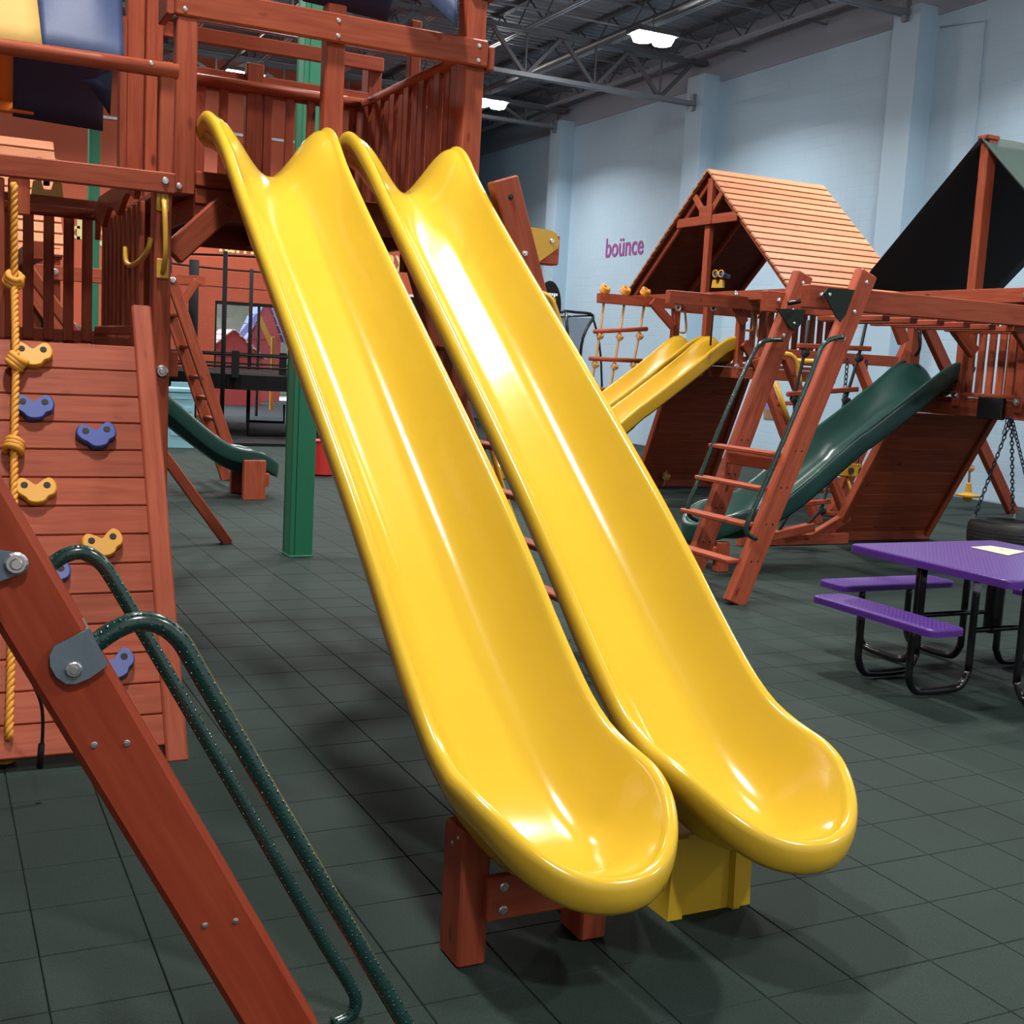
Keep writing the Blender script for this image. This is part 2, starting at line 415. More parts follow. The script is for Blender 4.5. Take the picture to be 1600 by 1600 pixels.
def chain(name, p, q, parent, link_len=.06, r=.006):
    p, q = V(p), V(q); L = (q - p).length; n = max(2, int(L / (link_len * .74))); vs, fs = [], []
    M = frame(V(), q - p); 
    for i in range(n):
        c = (i + .5) / n * L; ln = []
        for k in range(10):
            a = 2 * math.pi * k / 10; u = math.cos(a) * link_len * .5; v = math.sin(a) * link_len * .27
            ln.append(M @ (V((c + u, v, 0)) if i % 2 else V((c + u, 0, v))))
        tube_geo(ln, r, 5, True, vs, fs)
    o = obj(name, mesh(name, vs, fs, True), CHAIN, parent, Matrix.Translation(p)); return o
#@STRUCTURE

# ================================================================== STRUCTURE
WX, BY, CZ = 14.5, 29.5, 8.45               # right wall, back wall, ceiling deck
RX, RY = 12.1, 38.5                         # the room runs on past the orange wall in an alcove along the right wall
LX, FY = -8.0, -5.0
# ---- floor: rubber tiles on a dark base
floor = struct('floor', boxm('floor', (LX, FY, -.2), (WX + .3, RY + .3, -.012)), JOINT)
def proj(p):
    d = V(p) - CAM; z = d.dot(FW)
    return (800 + FPX * d.dot(RT) / z, 800 - FPX * d.dot(UP) / z, z) if z > .05 else (-9e9, -9e9, z)
def area(ps):
    q = [proj(p) for p in ps]
    if any(a[2] < .3 for a in q): return 0
    cx = sum(a[0] for a in q) / 4; cy = sum(a[1] for a in q) / 4
    if not (-40 < cx < 1640 and -40 < cy < 1640): return 0
    return abs(sum(q[i][0] * q[(i + 1) % 4][1] - q[(i + 1) % 4][0] * q[i][1] for i in range(4))) / 2
tiles = []
ox, oy = .9291, .1419
for i in range(int(LX / T) + 1, int(WX / T) - 1):
    for j in range(int(FY / T) + 1, int(BY / T) - 0):
        x0, y0 = (i + ox) * T, (j + oy) * T
        if x0 < -3 and y0 > -1: pass
        tiles.append((area([(x0, y0, 0), (x0 + T, y0, 0), (x0 + T, y0 + T, 0), (x0, y0 + T, 0)]), x0, y0))
tiles.sort(reverse=True)
g, hb, tb = .0012, .0025, .008
a0, a1, b0, b1 = g, T - g, g + hb, T - g - hb
tvs = [(a0, a0, -tb), (a1, a0, -tb), (a1, a1, -tb), (a0, a1, -tb), (a0, a0, -.003), (a1, a0, -.003), (a1, a1, -.003), (a0, a1, -.003), (b0, b0, 0), (b1, b0, 0), (b1, b1, 0), (b0, b1, 0)]
tfs = [(8, 9, 10, 11)] + [(i, (i + 1) % 4, 4 + (i + 1) % 4, 4 + i) for i in range(4)] + [(4 + i, 4 + (i + 1) % 4, 8 + (i + 1) % 4, 8 + i) for i in range(4)]
tile_me = mesh('tile', tvs, tfs); tile_me.materials.append(RUBBER)
for k, (a, x, y) in enumerate(tiles[:290]):
    obj('tile', tile_me, RUBBER, floor, Matrix.Translation((x, y, random.uniform(-.0012, 0))))
vs, fs = [], []
for a, x, y in tiles[290:]:
    b = len(vs); dz = random.uniform(-.0012, 0)
    vs += [(x + p[0], y + p[1], p[2] + dz) for p in tvs]; fs += [tuple(b + q for q in f) for f in tfs]
o = obj('tile', mesh('tiles', vs, fs), RUBBER, floor); o['kind'] = 'stuff'

# ---- right wall: painted concrete blocks and pilasters
wall_r = struct('wall_right', boxm('wall_right', (WX, FY, -.2), (WX + .3, RY + .3, CZ)), BLUEW)
blocks = []
bw, bh = .40, .20
for r in range(int(7.5 / bh)):
    y = FY + (0 if r % 2 else .2)
    while y + bw <= RY:
        blocks.append((area([(WX, y, r * bh), (WX, y + bw, r * bh), (WX, y + bw, r * bh + bh), (WX, y, r * bh + bh)]), y, r * bh)); y += bw
blocks.sort(reverse=True)
m_ = .0016; dp = .0022
bvs = [(0, m_, m_), (0, bw - m_, m_), (0, bw - m_, bh - m_), (0, m_, bh - m_), (-dp, m_ + .004, m_ + .004), (-dp, bw - m_ - .004, m_ + .004), (-dp, bw - m_ - .004, bh - m_ - .004), (-dp, m_ + .004, bh - m_ - .004)]
bfs = [(7, 6, 5, 4)] + [(4 + i, 4 + (i + 1) % 4, (i + 1) % 4, i) for i in range(4)]
bl_me = mesh('block', bvs, bfs); bl_me.materials.append(BLUEW)
for a, y, z in blocks[:290]: obj('block', bl_me, BLUEW, wall_r, Matrix.Translation((WX, y, z)))
vs, fs = [], []
for a, y, z in blocks[290:]:
    b = len(vs); vs += [(WX + p[0], y + p[1], z + p[2]) for p in bvs]; fs += [tuple(b + q for q in f) for f in bfs]
o = obj('block', mesh('blocks', vs, fs), BLUEW, wall_r); o['kind'] = 'stuff'
joined('bond_beam', [((WX - .03, FY, 7.5), (WX, RY, CZ))], GREYW, wall_r)
for i, (y0, y1) in enumerate(((14.97, 15.55), (20.80, 21.40), (26.86, 27.40), (9.1, 9.7), (3.2, 3.8))):
    p = struct('trim_%d' % (i + 1), boxm('pilaster', (WX - .4, y0, 0), (WX - .0, y1, 7.62)), BLUEW)
tube('conduit', [(WX - .03, 13.98, 4.2), (WX - .03, 13.98, 7.2), (WX - .03, 14.9, 7.3)], .014, BLUEW, wall_r, 6)

# ---- back wall, orange, with a glazed opening
OX0, OX1, OZ = 6.36, 9.6, 2.76
wall_b = struct('wall_back', mesh('wall_back', *(lambda bs: (sum([[(x0, y0, z0), (x1, y0, z0), (x1, y1, z0), (x0, y1, z0), (x0, y0, z1), (x1, y0, z1), (x1, y1, z1), (x0, y1, z1)] for (x0, y0, z0, x1, y1, z1) in bs], []),
    sum([[(8 * i + 0, 8 * i + 3, 8 * i + 2, 8 * i + 1), (8 * i + 4, 8 * i + 5, 8 * i + 6, 8 * i + 7), (8 * i, 8 * i + 1, 8 * i + 5, 8 * i + 4), (8 * i + 1, 8 * i + 2, 8 * i + 6, 8 * i + 5), (8 * i + 2, 8 * i + 3, 8 * i + 7, 8 * i + 6), (8 * i + 3, 8 * i, 8 * i + 4, 8 * i + 7)] for i in range(len(bs))], [])))(
    [(LX, BY, -.2, OX0, BY + .3, CZ), (OX1, BY, -.2, RX, BY + .3, CZ), (OX0, BY, OZ, OX1, BY + .3, CZ)])), ORANGE)
joined('ledge', [((LX, BY - .06, 6.66), (RX, BY, 6.72))], WHITE, wall_b)
joined('panel_joint', [((LX, BY - .02, 3.10), (RX, BY, 3.13))], ORANGE, wall_b)
win = struct('window_1', boxm('window_frame', (OX0, BY + .02, OZ - .08), (OX1, BY + .12, OZ)), BLKM)
for x in (OX0, 7.42, OX1 - .06): box('mullion', (x, BY + .02, 0), (x + .05, BY + .12, OZ), BLKM, win)
for x0, x1 in ((OX0 + .05, 7.42), (7.47, OX1 - .06)):
    obj('pane', boxm('pane', (x0, BY + .06, .02), (x1, BY + .07, OZ - .08)), GLASS, win)
struct('wall_alcove', boxm('wall_alcove', (RX - .3, BY + .29, -.2), (RX, RY + .3, CZ)), BLUEW)
struct('wall_end', boxm('wall_end', (RX - .3, RY, -.2), (WX + .3, RY + .3, CZ)), BLUEW)
struct('wall_left', boxm('wall_left', (LX - .3, FY, -.2), (LX, BY + .3, CZ)), WHITE)
struct('wall_front', boxm('wall_front', (LX - .3, FY - .3, -.2), (WX + .3, FY, CZ)), WHITE)

# ---- ceiling: ribbed deck, joists, girders
vs, fs = [], []; y = FY; per = .22; k = 0
prof = []
while y < RY + .2:
    prof += [(y, CZ), (y + .10, CZ), (y + .13, CZ + .045), (y + .19, CZ + .045)]; y += per
for (y, z) in prof: vs += [(LX - .1 if y < BY + .1 else RX - .2, y, z), (WX + .2, y, z)]
for i in range(len(prof) - 1): fs.append((2 * i, 2 * i + 1, 2 * i + 3, 2 * i + 2))
ceil = struct('ceiling', mesh('ceiling', vs, fs), CEIL)
joined('roof_slab', [((LX - .3, FY - .3, CZ + .08), (WX + .3, BY + .3, CZ + .2)), ((RX - .3, BY + .3, CZ + .08), (WX + .3, RY + .3, CZ + .2))], CEIL, ceil)
def geo_obj(name, segs, mat, parent):
    """joined square-section members: (p, q, half width)"""
    vs, fs = [], []
    for p, q, h in segs:
        M = frame(V(p), V(q) - V(p)); L = (V(q) - V(p)).length; b = len(vs)
        for x in (0, L):
            for (yy, zz) in ((-h, -h), (h, -h), (h, h), (-h, h)): vs.append(M @ V((x, yy, zz)))
        fs += [(b + 3, b + 2, b + 1, b), (b + 4, b + 5, b + 6, b + 7)] + [(b + i, b + (i + 1) % 4, b + 4 + (i + 1) % 4, b + 4 + i) for i in range(4)]
    return obj(name, mesh(name, vs, fs), mat, parent)
x = 13.77
while x > LX:
    BE = RY if x > RX else BY
    j = geo_obj('roof_joist', [((x - .03, FY, 8.40), (x - .03, BE, 8.40), .022), ((x + .03, FY, 8.40), (x + .03, BE, 8.40), .022)], JDARK, ceil)
    geo_obj('bottom_chord', [((x - .035, FY, 7.90), (x - .035, BE, 7.90), .022), ((x + .035, FY, 7.90), (x + .035, BE, 7.90), .022)], JOISTHL, j)
    w = []; y = 8.0; up = True
    while y < BE - .6:
        w.append(((x, y, 7.9 if up else 8.4), (x, y + .62, 8.4 if up else 7.9), .012)); y += .62; up = not up
    geo_obj('web', w, JDARK, j)
    x -= 1.77
for y, gz in ((9.35, 7.52), (15.25, 7.52), (21.1, 7.06), (27.13, 7.47)):
    gd = geo_obj('girder', [((LX, y - .06, 7.87), (WX - .2, y - .06, 7.87), .045), ((LX, y + .06, 7.87), (WX - .2, y + .06, 7.87), .045)], JDARK, ceil)
    geo_obj('bottom_chord', [((LX, y - .05, gz), (WX - .42, y - .05, gz), .04), ((LX, y + .05, gz), (WX - .42, y + .05, gz), .04), ((WX - .43, y, gz - .13), (WX - .43, y, gz + .19), .05)], JOIST, gd)
    w = []; x = WX - .5
    while x > LX + 2:
        w += [((x, y, 7.86), (x - .75, y, gz), .035), ((x - .75, y, gz), (x - 1.5, y, 7.86), .035), ((x - .75, y, gz), (x - .75, y, 7.86), .016)]; x -= 1.5
    geo_obj('web', w, JDARK, gd)
br = []
y = 10.6
while y < BY:
    br.append(((LX, y, 7.93), (WX, y, 7.93), .014)); br.append(((LX, y + .0, 8.36), (WX, y + .0, 8.36), .014)); y += 2.35
geo_obj('bridging', br, JOIST, ceil)
tube('sprinkler_pipe', [(11.62, FY, 7.82), (11.62, BY, 7.82)], .055, JDARK, ceil, 10)
tube('sprinkler_pipe', [(6.0, FY, 7.75), (6.0, BY, 7.75)], .035, JDARK, ceil, 8)

# ---- high bay lamps
LDESC = {0: 'high bay lamp with glowing white lens hanging above the bounce lettering, the largest', 1: 'glowing high bay lamp seen just right of the wooden slide tower',
         2: 'glowing high bay lamp seen over the railing of the wooden slide tower'}
for i, (lx, ly) in enumerate(LAMPS):
    t = thing('high_bay_lamp', LDESC.get(i, 'glowing high bay lamp hanging from the dark joists outside the photo'), 'lamp', (lx, ly, LAMP_Z), 'high bay lamps under the ceiling')
    for s in (-1, 1):
        obj('lens', lathe_mesh('lens', [(.01, -.13), (.16, -.10), (.21, 0), (.21, .02)], 18), LENS, t, Matrix.Translation((lx + s * .20, ly, LAMP_Z)))
    box('housing', (lx - .42, ly - .22, LAMP_Z + .02), (lx + .42, ly + .22, LAMP_Z + .11), JDARK, t)
    tube('hanger', [(lx, ly, LAMP_Z + .09), (lx, ly, 7.9)], .008, JDARK, t, 5)

# ---- wall lettering, notices
t = thing('bounce_lettering', 'magenta bounce lettering with dots over the u on the blue wall', 'lettering', (WX - .012, 24.2, 4.25))
p = hX(945, 402, WX - .012)
text('word', 'boünce', .62, MAGENTA, Matrix.Translation((WX - .012, p.y, p.z + .0)) @ Matrix(((0, 0, -1, 0), (-1, 0, 0, 0), (0, 1, 0, 0), (0, 0, 0, 1))), t, .003, .92, .008)
t = thing('orange_wall_lettering', 'cream lettering in one line on the orange back wall', 'lettering', (3, BY - .012, 3.75))
FACE = Matrix(((1, 0, 0, 0), (0, 0, -1, 0), (0, 1, 0, 0), (0, 0, 0, 1)))
for s, px in (('buil', 62), ('di', 109), ('n', 136), ('g', 156), ('fam', 340), ('ay', 603)):
    text('word', s, .62, CREAM, Matrix.Translation((hY(px, 390, BY).x, BY - .012, 3.93)) @ FACE, t, .004, 1.0, .006)
o = obj('wall_notice', boxm('wall_notice', (WX - .02, 28.2, 3.45), (WX - .005, 28.95, 4.12)), PAPER)
tag(o, 'white framed notice on the blue wall beside the yellow triangular plate', 'sign')
joined('notice_text', [((WX - .024, 28.35, 3.98 - .1 * i), (WX - .021, 28.8, 4.0 - .1 * i)) for i in range(4)], GREYW, o)
t = thing('wall_photo', 'small purple and brown photograph on the blue wall behind the ladder', 'picture', (WX - .012, 18.4, .9))
p = hX(1194, 626, WX - .03); q = hX(1213, 656, WX - .03)
obj('upper_print', boxm('u', (WX - .02, q.y, (p.z + q.z) / 2), (WX - .008, p.y, p.z)), PURPH, t)
obj('lower_print', boxm('l', (WX - .02, q.y, q.z), (WX - .008, p.y, (p.z + q.z) / 2)), BROWN, t)
o = obj('wall_screen', boxm('wall_screen', (10.9, BY - .06, 2.6), (11.6, BY - .01, 3.2)), BLKM); tag(o, 'small dark screen with white frame on the orange wall, between the slides', 'screen')
joined('screen_frame', [((10.84, BY - .07, 2.55), (11.66, BY - .061, 2.6)), ((10.84, BY - .07, 3.2), (11.66, BY - .061, 3.26)), ((11.6, BY - .07, 2.6), (11.66, BY - .061, 3.2))], WHITE, o)

# ---- outside the window
gr = obj('ground', boxm('ground', (-8, BY + .32, -.3), (30, 60, -.06)), OUTG); gr['kind'] = 'structure'
def house(name, label, p, w, dpt, h, rh, wallm, roofm, n=5):
    t = thing(name, label, 'playhouse', p); x, y, z = p
    box('wall', (x - w / 2, y, z), (x + w / 2, y + dpt, z + h), wallm, t)
    vs = [(x - w / 2, y - .02, z + h), (x + w / 2, y - .02, z + h), (x, y - .02, z + h + rh), (x - w / 2, y + dpt, z + h), (x + w / 2, y + dpt, z + h), (x, y + dpt, z + h + rh)]
    obj('gable', mesh('gable', vs, [(0, 1, 2), (5, 4, 3), (0, 3, 4, 1), (1, 4, 5, 2), (2, 5, 3, 0)]), wallm, t)
    for i in range(n):
        a = V((x - w / 2 - .12, 0, z + h - .05)).lerp(V((x, 0, z + h + rh + .04)), i / n); b = V((x - w / 2 - .12, 0, z + h - .05)).lerp(V((x, 0, z + h + rh + .04)), (i + .86) / n)
        for s in (0, 1):
            aa, bb = (a, b) if not s else (V((2 * x - a.x, 0, a.z)), V((2 * x - b.x, 0, b.z)))
            bar('roof_slat', (aa.x * .5 + bb.x * .5, y - .1, (aa.z + bb.z) / 2), (aa.x * .5 + bb.x * .5, y + dpt + .1, (aa.z + bb.z) / 2), (b - a).length, .04, roofm, t, V((-(b - a).z * (1 if not s else -1), 0, (b - a).x)))
    return t
q = hY(362, 640, 35); house('outdoor_playhouse', 'small red outdoor playhouse with striped roof beyond the window', (q.x, 35, -.06), 1.7, 1.6, 1.45, .75, PINK, PINKW)
q = hY(412, 640, 38)
t = house('outdoor_play_tower', 'tall outdoor play tower with blue and yellow roof edges beyond the window', (q.x, 38, -.06), 1.0, 1.2, 2.0, 1.3, PINK, OUTB)
q2 = hY(425, 540, 37.6); q3 = hY(403, 492, 37.6); q4 = hY(371, 530, 37.6)
bar('yellow_edge', q2, q3, .1, .14, YELP, t); bar('blue_edge', q4, q3, .1, .18, OUTB, t)
q = hY(425, 600, 33); bar('outdoor_post', (q.x, 33, -.06), (q.x, 33, 2.0), .1, .1, YELP); tag(bpy.data.objects['outdoor_post'], 'slim yellow outdoor post beyond the window', 'post')
for i, (px, yy, s) in enumerate(((385, 45, 3.3), (452, 56, 3.7))):
    q = hY(px, 560, yy); t = thing('outdoor_tree', ['leafy tree outside the window behind the small playhouse', 'leafy tree outside the window, mostly hidden by the slide'][i], 'tree', (q.x, yy, -.06), 'trees outside the window')
    tube('trunk', [(q.x, yy, -.06), (q.x, yy, 3.0)], .16, BROWN, t, 8)
    bm = bmesh.new(); bmesh.ops.create_icosphere(bm, subdivisions=4, radius=s)
    for v in bm.verts:
        n_ = math.sin(v.co.x * 7 + i) * math.sin(v.co.y * 6) * math.sin(v.co.z * 7) ; v.co *= 1 + .13 * n_ + random.uniform(-.07, .07); v.co.z *= 1.05
    me = bpy.data.meshes.new('crown'); bm.to_mesh(me); bm.free()
    obj('crown', me, TREE, t, Matrix.Translation((q.x, yy, 3.1)))
#@SLIDES

# ================================================================== SLIDES
RIMK = [(2.50, .35), (2.58, .395), (2.68, .458), (2.78, .512), (2.88, .542), (3.0, .560), (3.14, .600), (3.25, .660), (3.36, .738), (3.5, .85), (3.7, 1.02), (4.0, 1.258), (4.5, 1.625), (5.0, 1.985), (5.5, 2.345), (5.8, 2.57), (5.98, 2.71), (6.10, 2.80), (6.20, 2.85), (6.28, 2.865), (6.34, 2.855), (6.40, 2.82)]
BEDK = [(2.50, .318), (2.65, .308), (2.8, .308), (3.0, .330), (3.2, .412), (3.45, .585), (3.7, .770), (4.0, 1.005), (4.5, 1.385), (5.0, 1.765), (5.5, 2.135), (5.8, 2.365), (5.92, 2.455), (6.03, 2.53), (6.14, 2.577), (6.24, 2.592), (6.40, 2.592)]
def interp(K, y):
    # Catmull-Rom in y
    n = len(K)
    if y <= K[0][0]: return K[0][1]
    if y >= K[-1][0]: return K[-1][1]
    i = max(j for j in range(n - 1) if K[j][0] <= y)
    x1, z1 = K[i]; x2, z2 = K[i + 1]
    def sl(j):
        a, b = max(j - 1, 0), min(j + 1, n - 1); return (K[b][1] - K[a][1]) / (K[b][0] - K[a][0])
    h = x2 - x1; t = (y - x1) / h; m1, m2 = sl(i) * h, sl(i + 1) * h
    return (2 * t ** 3 - 3 * t * t + 1) * z1 + (t ** 3 - 2 * t * t + t) * m1 + (-2 * t ** 3 + 3 * t * t) * z2 + (t ** 3 - t * t) * m2
SLOPE = .735
def slide_mesh(name, drop=0.0, HW=.262, skew=0.0, roll_k=1.0, skirt=.085):
    """bed, walls, rolled rim, skirt and underside of one scoop slide; local y runs uphill, exit at y = 2.55"""
    sh = drop / SLOPE
    def rim(y): return interp(RIMK, y) if y < 4.0 else (interp(RIMK, y + sh) - drop)
    def bed(y): return interp(BEDK, y) if y < 4.0 else (interp(BEDK, y + sh) - drop)
    if sh > 1.4:
        lim = 3.7
        def rim(y): return interp(RIMK, y) if y < lim else (interp(RIMK, y + sh) - drop)
        def bed(y): return interp(BEDK, y) if y < lim else (interp(BEDK, y + sh) - drop)
    top = 6.40 - sh; yc = 2.98; d = .42
    def st(x): x = max(0, min(1, x)); return x * x * (3 - 2 * x)
    def wid(y): return HW + .018 * st((3.3 - y) / .4) + .026 * st((y - top + .55) / .45)
    def cx(y): return skew * (y - 3.0)
    def fr(r, y=4.0):
        r = min(1, r); k = st((y - top + .75) / .5)
        a = 0 if r < .30 else ((r - .30) / .70) ** 2.0
        return a * (1 - k) + k * (.5 - .5 * math.cos(math.pi * r)) ** 1.15
    NT = 28; ys = []
    y = top
    while y > yc + .02: ys.append(y); y -= .028 if y > top - .5 else .055
    rows = []; rr = []
    for y in ys:
        row = []; rad = []
        for k in range(NT + 1):
            t = -1 + 2 * k / NT; row.append((cx(y) + wid(y) * t, y)); rad.append(abs(t))
        rows.append(row); rr.append(rad)
    NS = 12
    for s_ in range(NS + 1):
        s = s_ / NS; row = []; rad = []
        for k in range(NT + 1):
            t = -1 + 2 * k / NT
            ux = t * math.sqrt(max(0, 1 - s * s / 2)); uy = s * math.sqrt(max(0, 1 - t * t / 2))
            r = math.hypot(ux, uy)
            # squarer than a half disc
            sq = 1.0
            if r > 1e-6:
                c_, s2 = abs(ux) / r, abs(uy) / r; sq = 1 / (c_ ** 2.15 + s2 ** 2.15) ** (1 / 2.15)
            yy = yc - uy * sq * d
            row.append((cx(yy) + ux * sq * (HW + .018), yy)); rad.append(r)
        rows.append(row); rr.append(rad)
    R = len(rows); W = NT + 1
    def zin(x, y, r):
        return bed(y) + (rim(y) - bed(y)) * fr(r, y)
    vs = [V((x, y, zin(x, y, r))) for row, rad in zip(rows, rr) for (x, y), r in zip(row, rad)]
    fs = [(i * W + k, (i + 1) * W + k, (i + 1) * W + k + 1, i * W + k + 1) for i in range(R - 1) for k in range(NT)]
    # boundary loop: left side down, round the exit, right side up
    loop = [i * W for i in range(R)] + [(R - 1) * W + k for k in range(1, NT)] + [i * W + NT for i in range(R - 1, -1, -1)]
    n = len(loop); P = [vs[i] for i in loop]; rings = [loop]
    PROF = [(.006, .009), (.016, .0165), (.028, .0175), (.038, .012), (.045, .001), (.047, -.014), (.0455, -.036), (.043, -skirt * .55), (.036, -skirt * .85), (.026, -skirt)]
    nr = []
    for i in range(n):
        a, b = P[max(i - 1, 0)], P[min(i + 1, n - 1)]; tv = (b - a).normalized()
        o = V((tv.y, -tv.x, 0)); o = o.normalized() if o.length > .02 else V((-1 if i < n / 2 else 1, 0, 0)); nr.append((o, tv))
    nr = [((nr[max(i - 1, 0)][0] + nr[i][0] + nr[min(i + 1, n - 1)][0]).normalized(), nr[i][1]) for i in range(n)]
    # make the normals point outwards
    mid = V((0, 4, 0))
    for i in range(n):
        o, tv = nr[i]
        ref = V((-1 if i < R else 1, 0, 0)) if (i < R - NS or i > n - R + NS) else V((P[i].x, P[i].y - yc, 0))
        if o.dot(ref) < 0: nr[i] = (-o, tv)
    for (ou, up) in PROF:
        b = len(vs)
        for i in range(n):
            o, tv = nr[i]
            un = o.cross(tv); un = un if un.z > 0 else -un
            un = (un * .75 + V((0, 0, 1)) * .25).normalized()
            vs.append(P[i] + o * ou * roll_k + un * up * roll_k)
        rings.append(list(range(b, b + n)))
    for a, b in zip(rings[:-1], rings[1:]):
        for i in range(n - 1): fs.append((a[i], b[i], b[i + 1], a[i + 1]))
    # underside
    b0 = len(vs); last = rings[-1]
    lmap = {}
    for i, li in enumerate(loop): lmap[li] = last[i]
    und = {}
    for i in range(R):
        for k in range(W):
            idx = i * W + k
            if idx in lmap: und[idx] = lmap[idx]; continue
            (x, y), r = rows[i][k], rr[i][k]
            z = zin(x, y, r) - .05 - .05 * r ** 3
            und[idx] = len(vs); vs.append(V((cx(y) + (x - cx(y)) * 1.07, y, z)))
    for i in range(R - 1):
        for k in range(NT):
            fs.append(tuple(und[q] for q in (i * W + k, i * W + k + 1, (i + 1) * W + k + 1, (i + 1) * W + k)))
    for k in range(NT): fs.append((k, k + 1, und[k + 1], und[k]))
    for e in (0, n - 1):
        fs.append(tuple(rings[j][e] for j in range(len(rings))))
    me = mesh(name, vs, fs, True)
    bm = bmesh.new(); bm.from_mesh(me); bmesh.ops.recalc_face_normals(bm, faces=bm.faces); bm.to_mesh(me); bm.free()
    return me

# ---- the two big yellow slides in front
s1 = thing('scoop_slide', 'long glossy yellow slide on wooden exit posts, the left of the twin slides', 'slide', (1.6, 2.95, 0), 'twin yellow slides of the near tower')
M1 = Matrix.Translation((1.643, 0, 0))
obj('chute', slide_mesh('chute', 0, skew=-.014), YEL, s1, M1)
pA = (1.400, 2.99); pB = (1.812, 3.02)
box('support_post', (1.356, 2.925, 0), (1.446, 3.06, .405), WOOD, s1, .007)
box('support_post', (1.770, 2.945, 0), (1.858, 3.08, .24), WOOD, s1, .007)
box('support_board', (1.425, 2.892, .145), (1.80, 2.926, .275), WOOD, s1, .005)
for z in (.175, .245): bolt((1.475, 2.892, z), (0, -1, 0), .014, s1)
for y, z in ((2.96, .38), (3.0, .35)): bolt((1.356, y, z), (-1, 0, 0), .006, s1)
s2 = thing('scoop_slide', 'long glossy yellow slide on a moulded yellow pedestal, the right of the twin slides', 'slide', (2.28, 2.95, 0), 'twin yellow slides of the near tower')
M2 = Matrix.Translation((2.325, .03, 0))
obj('chute', slide_mesh('chute', 0, skew=.006), YEL, s2, M2)
ped = []
px0, px1, py0, py1 = 2.10, 2.43, 2.97, 3.20
out = [(px0, py0), (px0 + .055, py0), (px0 + .07, py0 + .02), (px1 - .085, py0 + .02), (px1 - .075, py0), (px1 - .05, py0), (px1 - .045, py0 + .012), (px1, py0 + .012), (px1, py1), (px1 - .06, py1), (px1 - .075, py1 - .02), (px0 + .075, py1 - .02), (px0 + .06, py1), (px0, py1)]
vs = []; fs = []
for z, k in ((0, 1.0), (.05, .99), (.265, .95)):
    for (x, y) in out: vs.append(((x - 2.265) * k + 2.265, (y - 3.085) * k + 3.085, z))
n = len(out)
for r in range(2):
    for i in range(n): fs.append((r * n + i, r * n + (i + 1) % n, r * n + n + (i + 1) % n, r * n + n + i))
fs += [tuple(range(n - 1, -1, -1)), tuple(range(2 * n, 3 * n))]
obj('pedestal', mesh('pedestal', vs, fs), YEL, s2)

def far_slide(name, label, cat, group, topx, y, topz, mat, heading, hw=.24, stretch=1.0):
    """heading -1: goes down towards -X"""
    drop = 2.592 - topz; sh = drop / SLOPE
    ytop = 6.31 - sh
    # local y -> world (heading * -1) x
    R = Matrix(((0, -heading * stretch, 0, topx + heading * stretch * ytop), (heading, 0, 0, y), (0, 0, 1, 0), (0, 0, 0, 1)))
    t = thing(name, label, cat, (topx + heading * (ytop - 3), y, 0), group)
    me = slide_mesh('chute', drop, hw, skirt=.16)
    obj('chute', me, mat, t, R)
    return t, R
#@TOWER

# ================================================================== NEAR TOWER
tw = thing('play_tower', 'tall redwood stained play tower carrying the twin yellow slides', 'play tower', (1.9, 7.1, 0))
F = 6.14                                    # front plane of the lower deck
G, B = 6.42, 8.36                           # front and back planes of the slide deck
DZ = 2.555
# posts of the slide deck
box('post', (1.155, G - .04, 2.478), (1.26, G + .06, 3.346), WOOD, tw)
box('post', (1.94, G - .005, 2.36), (2.044, G + .10, 3.55), WOOD, tw)
box('post', (2.745, G - .005, 0), (2.86, G + .13, 3.717), WOOD, tw)
box('post', (2.83, B - .02, 2.34), (2.93, B + .12, 3.78), WOOD, tw)
box('post', (1.97, B - .05, 2.45), (2.085, B + .03, 3.61), WOOD, tw)
for pa_, pb_, yy in ((187, 199, 8.1), (198, 229, 8.22), (228, 254, 8.0)):
    box('post', (hY(pa_, 150, yy).x, yy, 0), (hY(pb_, 150, yy).x, yy + .10, 4.95 if pa_ > 190 else 3.72), WOOD, tw)
box('post_cap', (2.75, G - .03, 3.72), (2.905, G + .15, 3.78), WOOD, tw)
box('post', (2.785, 7.40, 2.5), (2.855, 7.48, 3.82), WOOD, tw)
# front header beam with bolts, side beams
hd = box('header_beam', (1.145, G - .05, 3.346), (2.86, G - .008, 3.492), WOOD, tw, .008)
for x in (1.192, 1.987, 2.80):
    for z in (3.377, 3.455): bolt((x, G - .05, z), (0, -1, 0), .012, hd)
box('side_beam', (2.867, G - .03, 3.34), (2.909, B, 3.47), WOOD, tw)
box('side_beam', (1.11, G - .01, 3.35), (1.15, G + .24, 3.475), WOOD, tw)
box('back_header', (1.36, B - .06, 3.685), (2.93, B - .02, 3.78), WOOD, tw)
# back railing
tube('top_rail', [(1.36, B - .06, 3.45), (2.845, B - .06, 3.45)], .037, WOOD, tw, 10)
box('back_board', (1.34, B - .02, 3.40), (2.845, B + .01, 3.54), WOOD, tw)
x = 1.52
while x < 2.80:
    if abs(x - 2.03) > .07: box('baluster', (x - .030, B - .045, 2.62), (x + .030, B - .02, 3.43), WOOD, tw, .004)
    x += .150
# right side railing
tube('top_rail', [(2.785, G + .1, 3.42), (2.785, B - .04, 3.44)], .035, WOOD, tw, 10)
y = G + .21; k = 0
while y < B - .06:
    box('baluster', (2.762 + .012 * (k % 2), y - .044, 2.52), (2.792 + .012 * (k % 2), y + .044, 3.415), WOOD, tw, .004); y += .128; k += 1
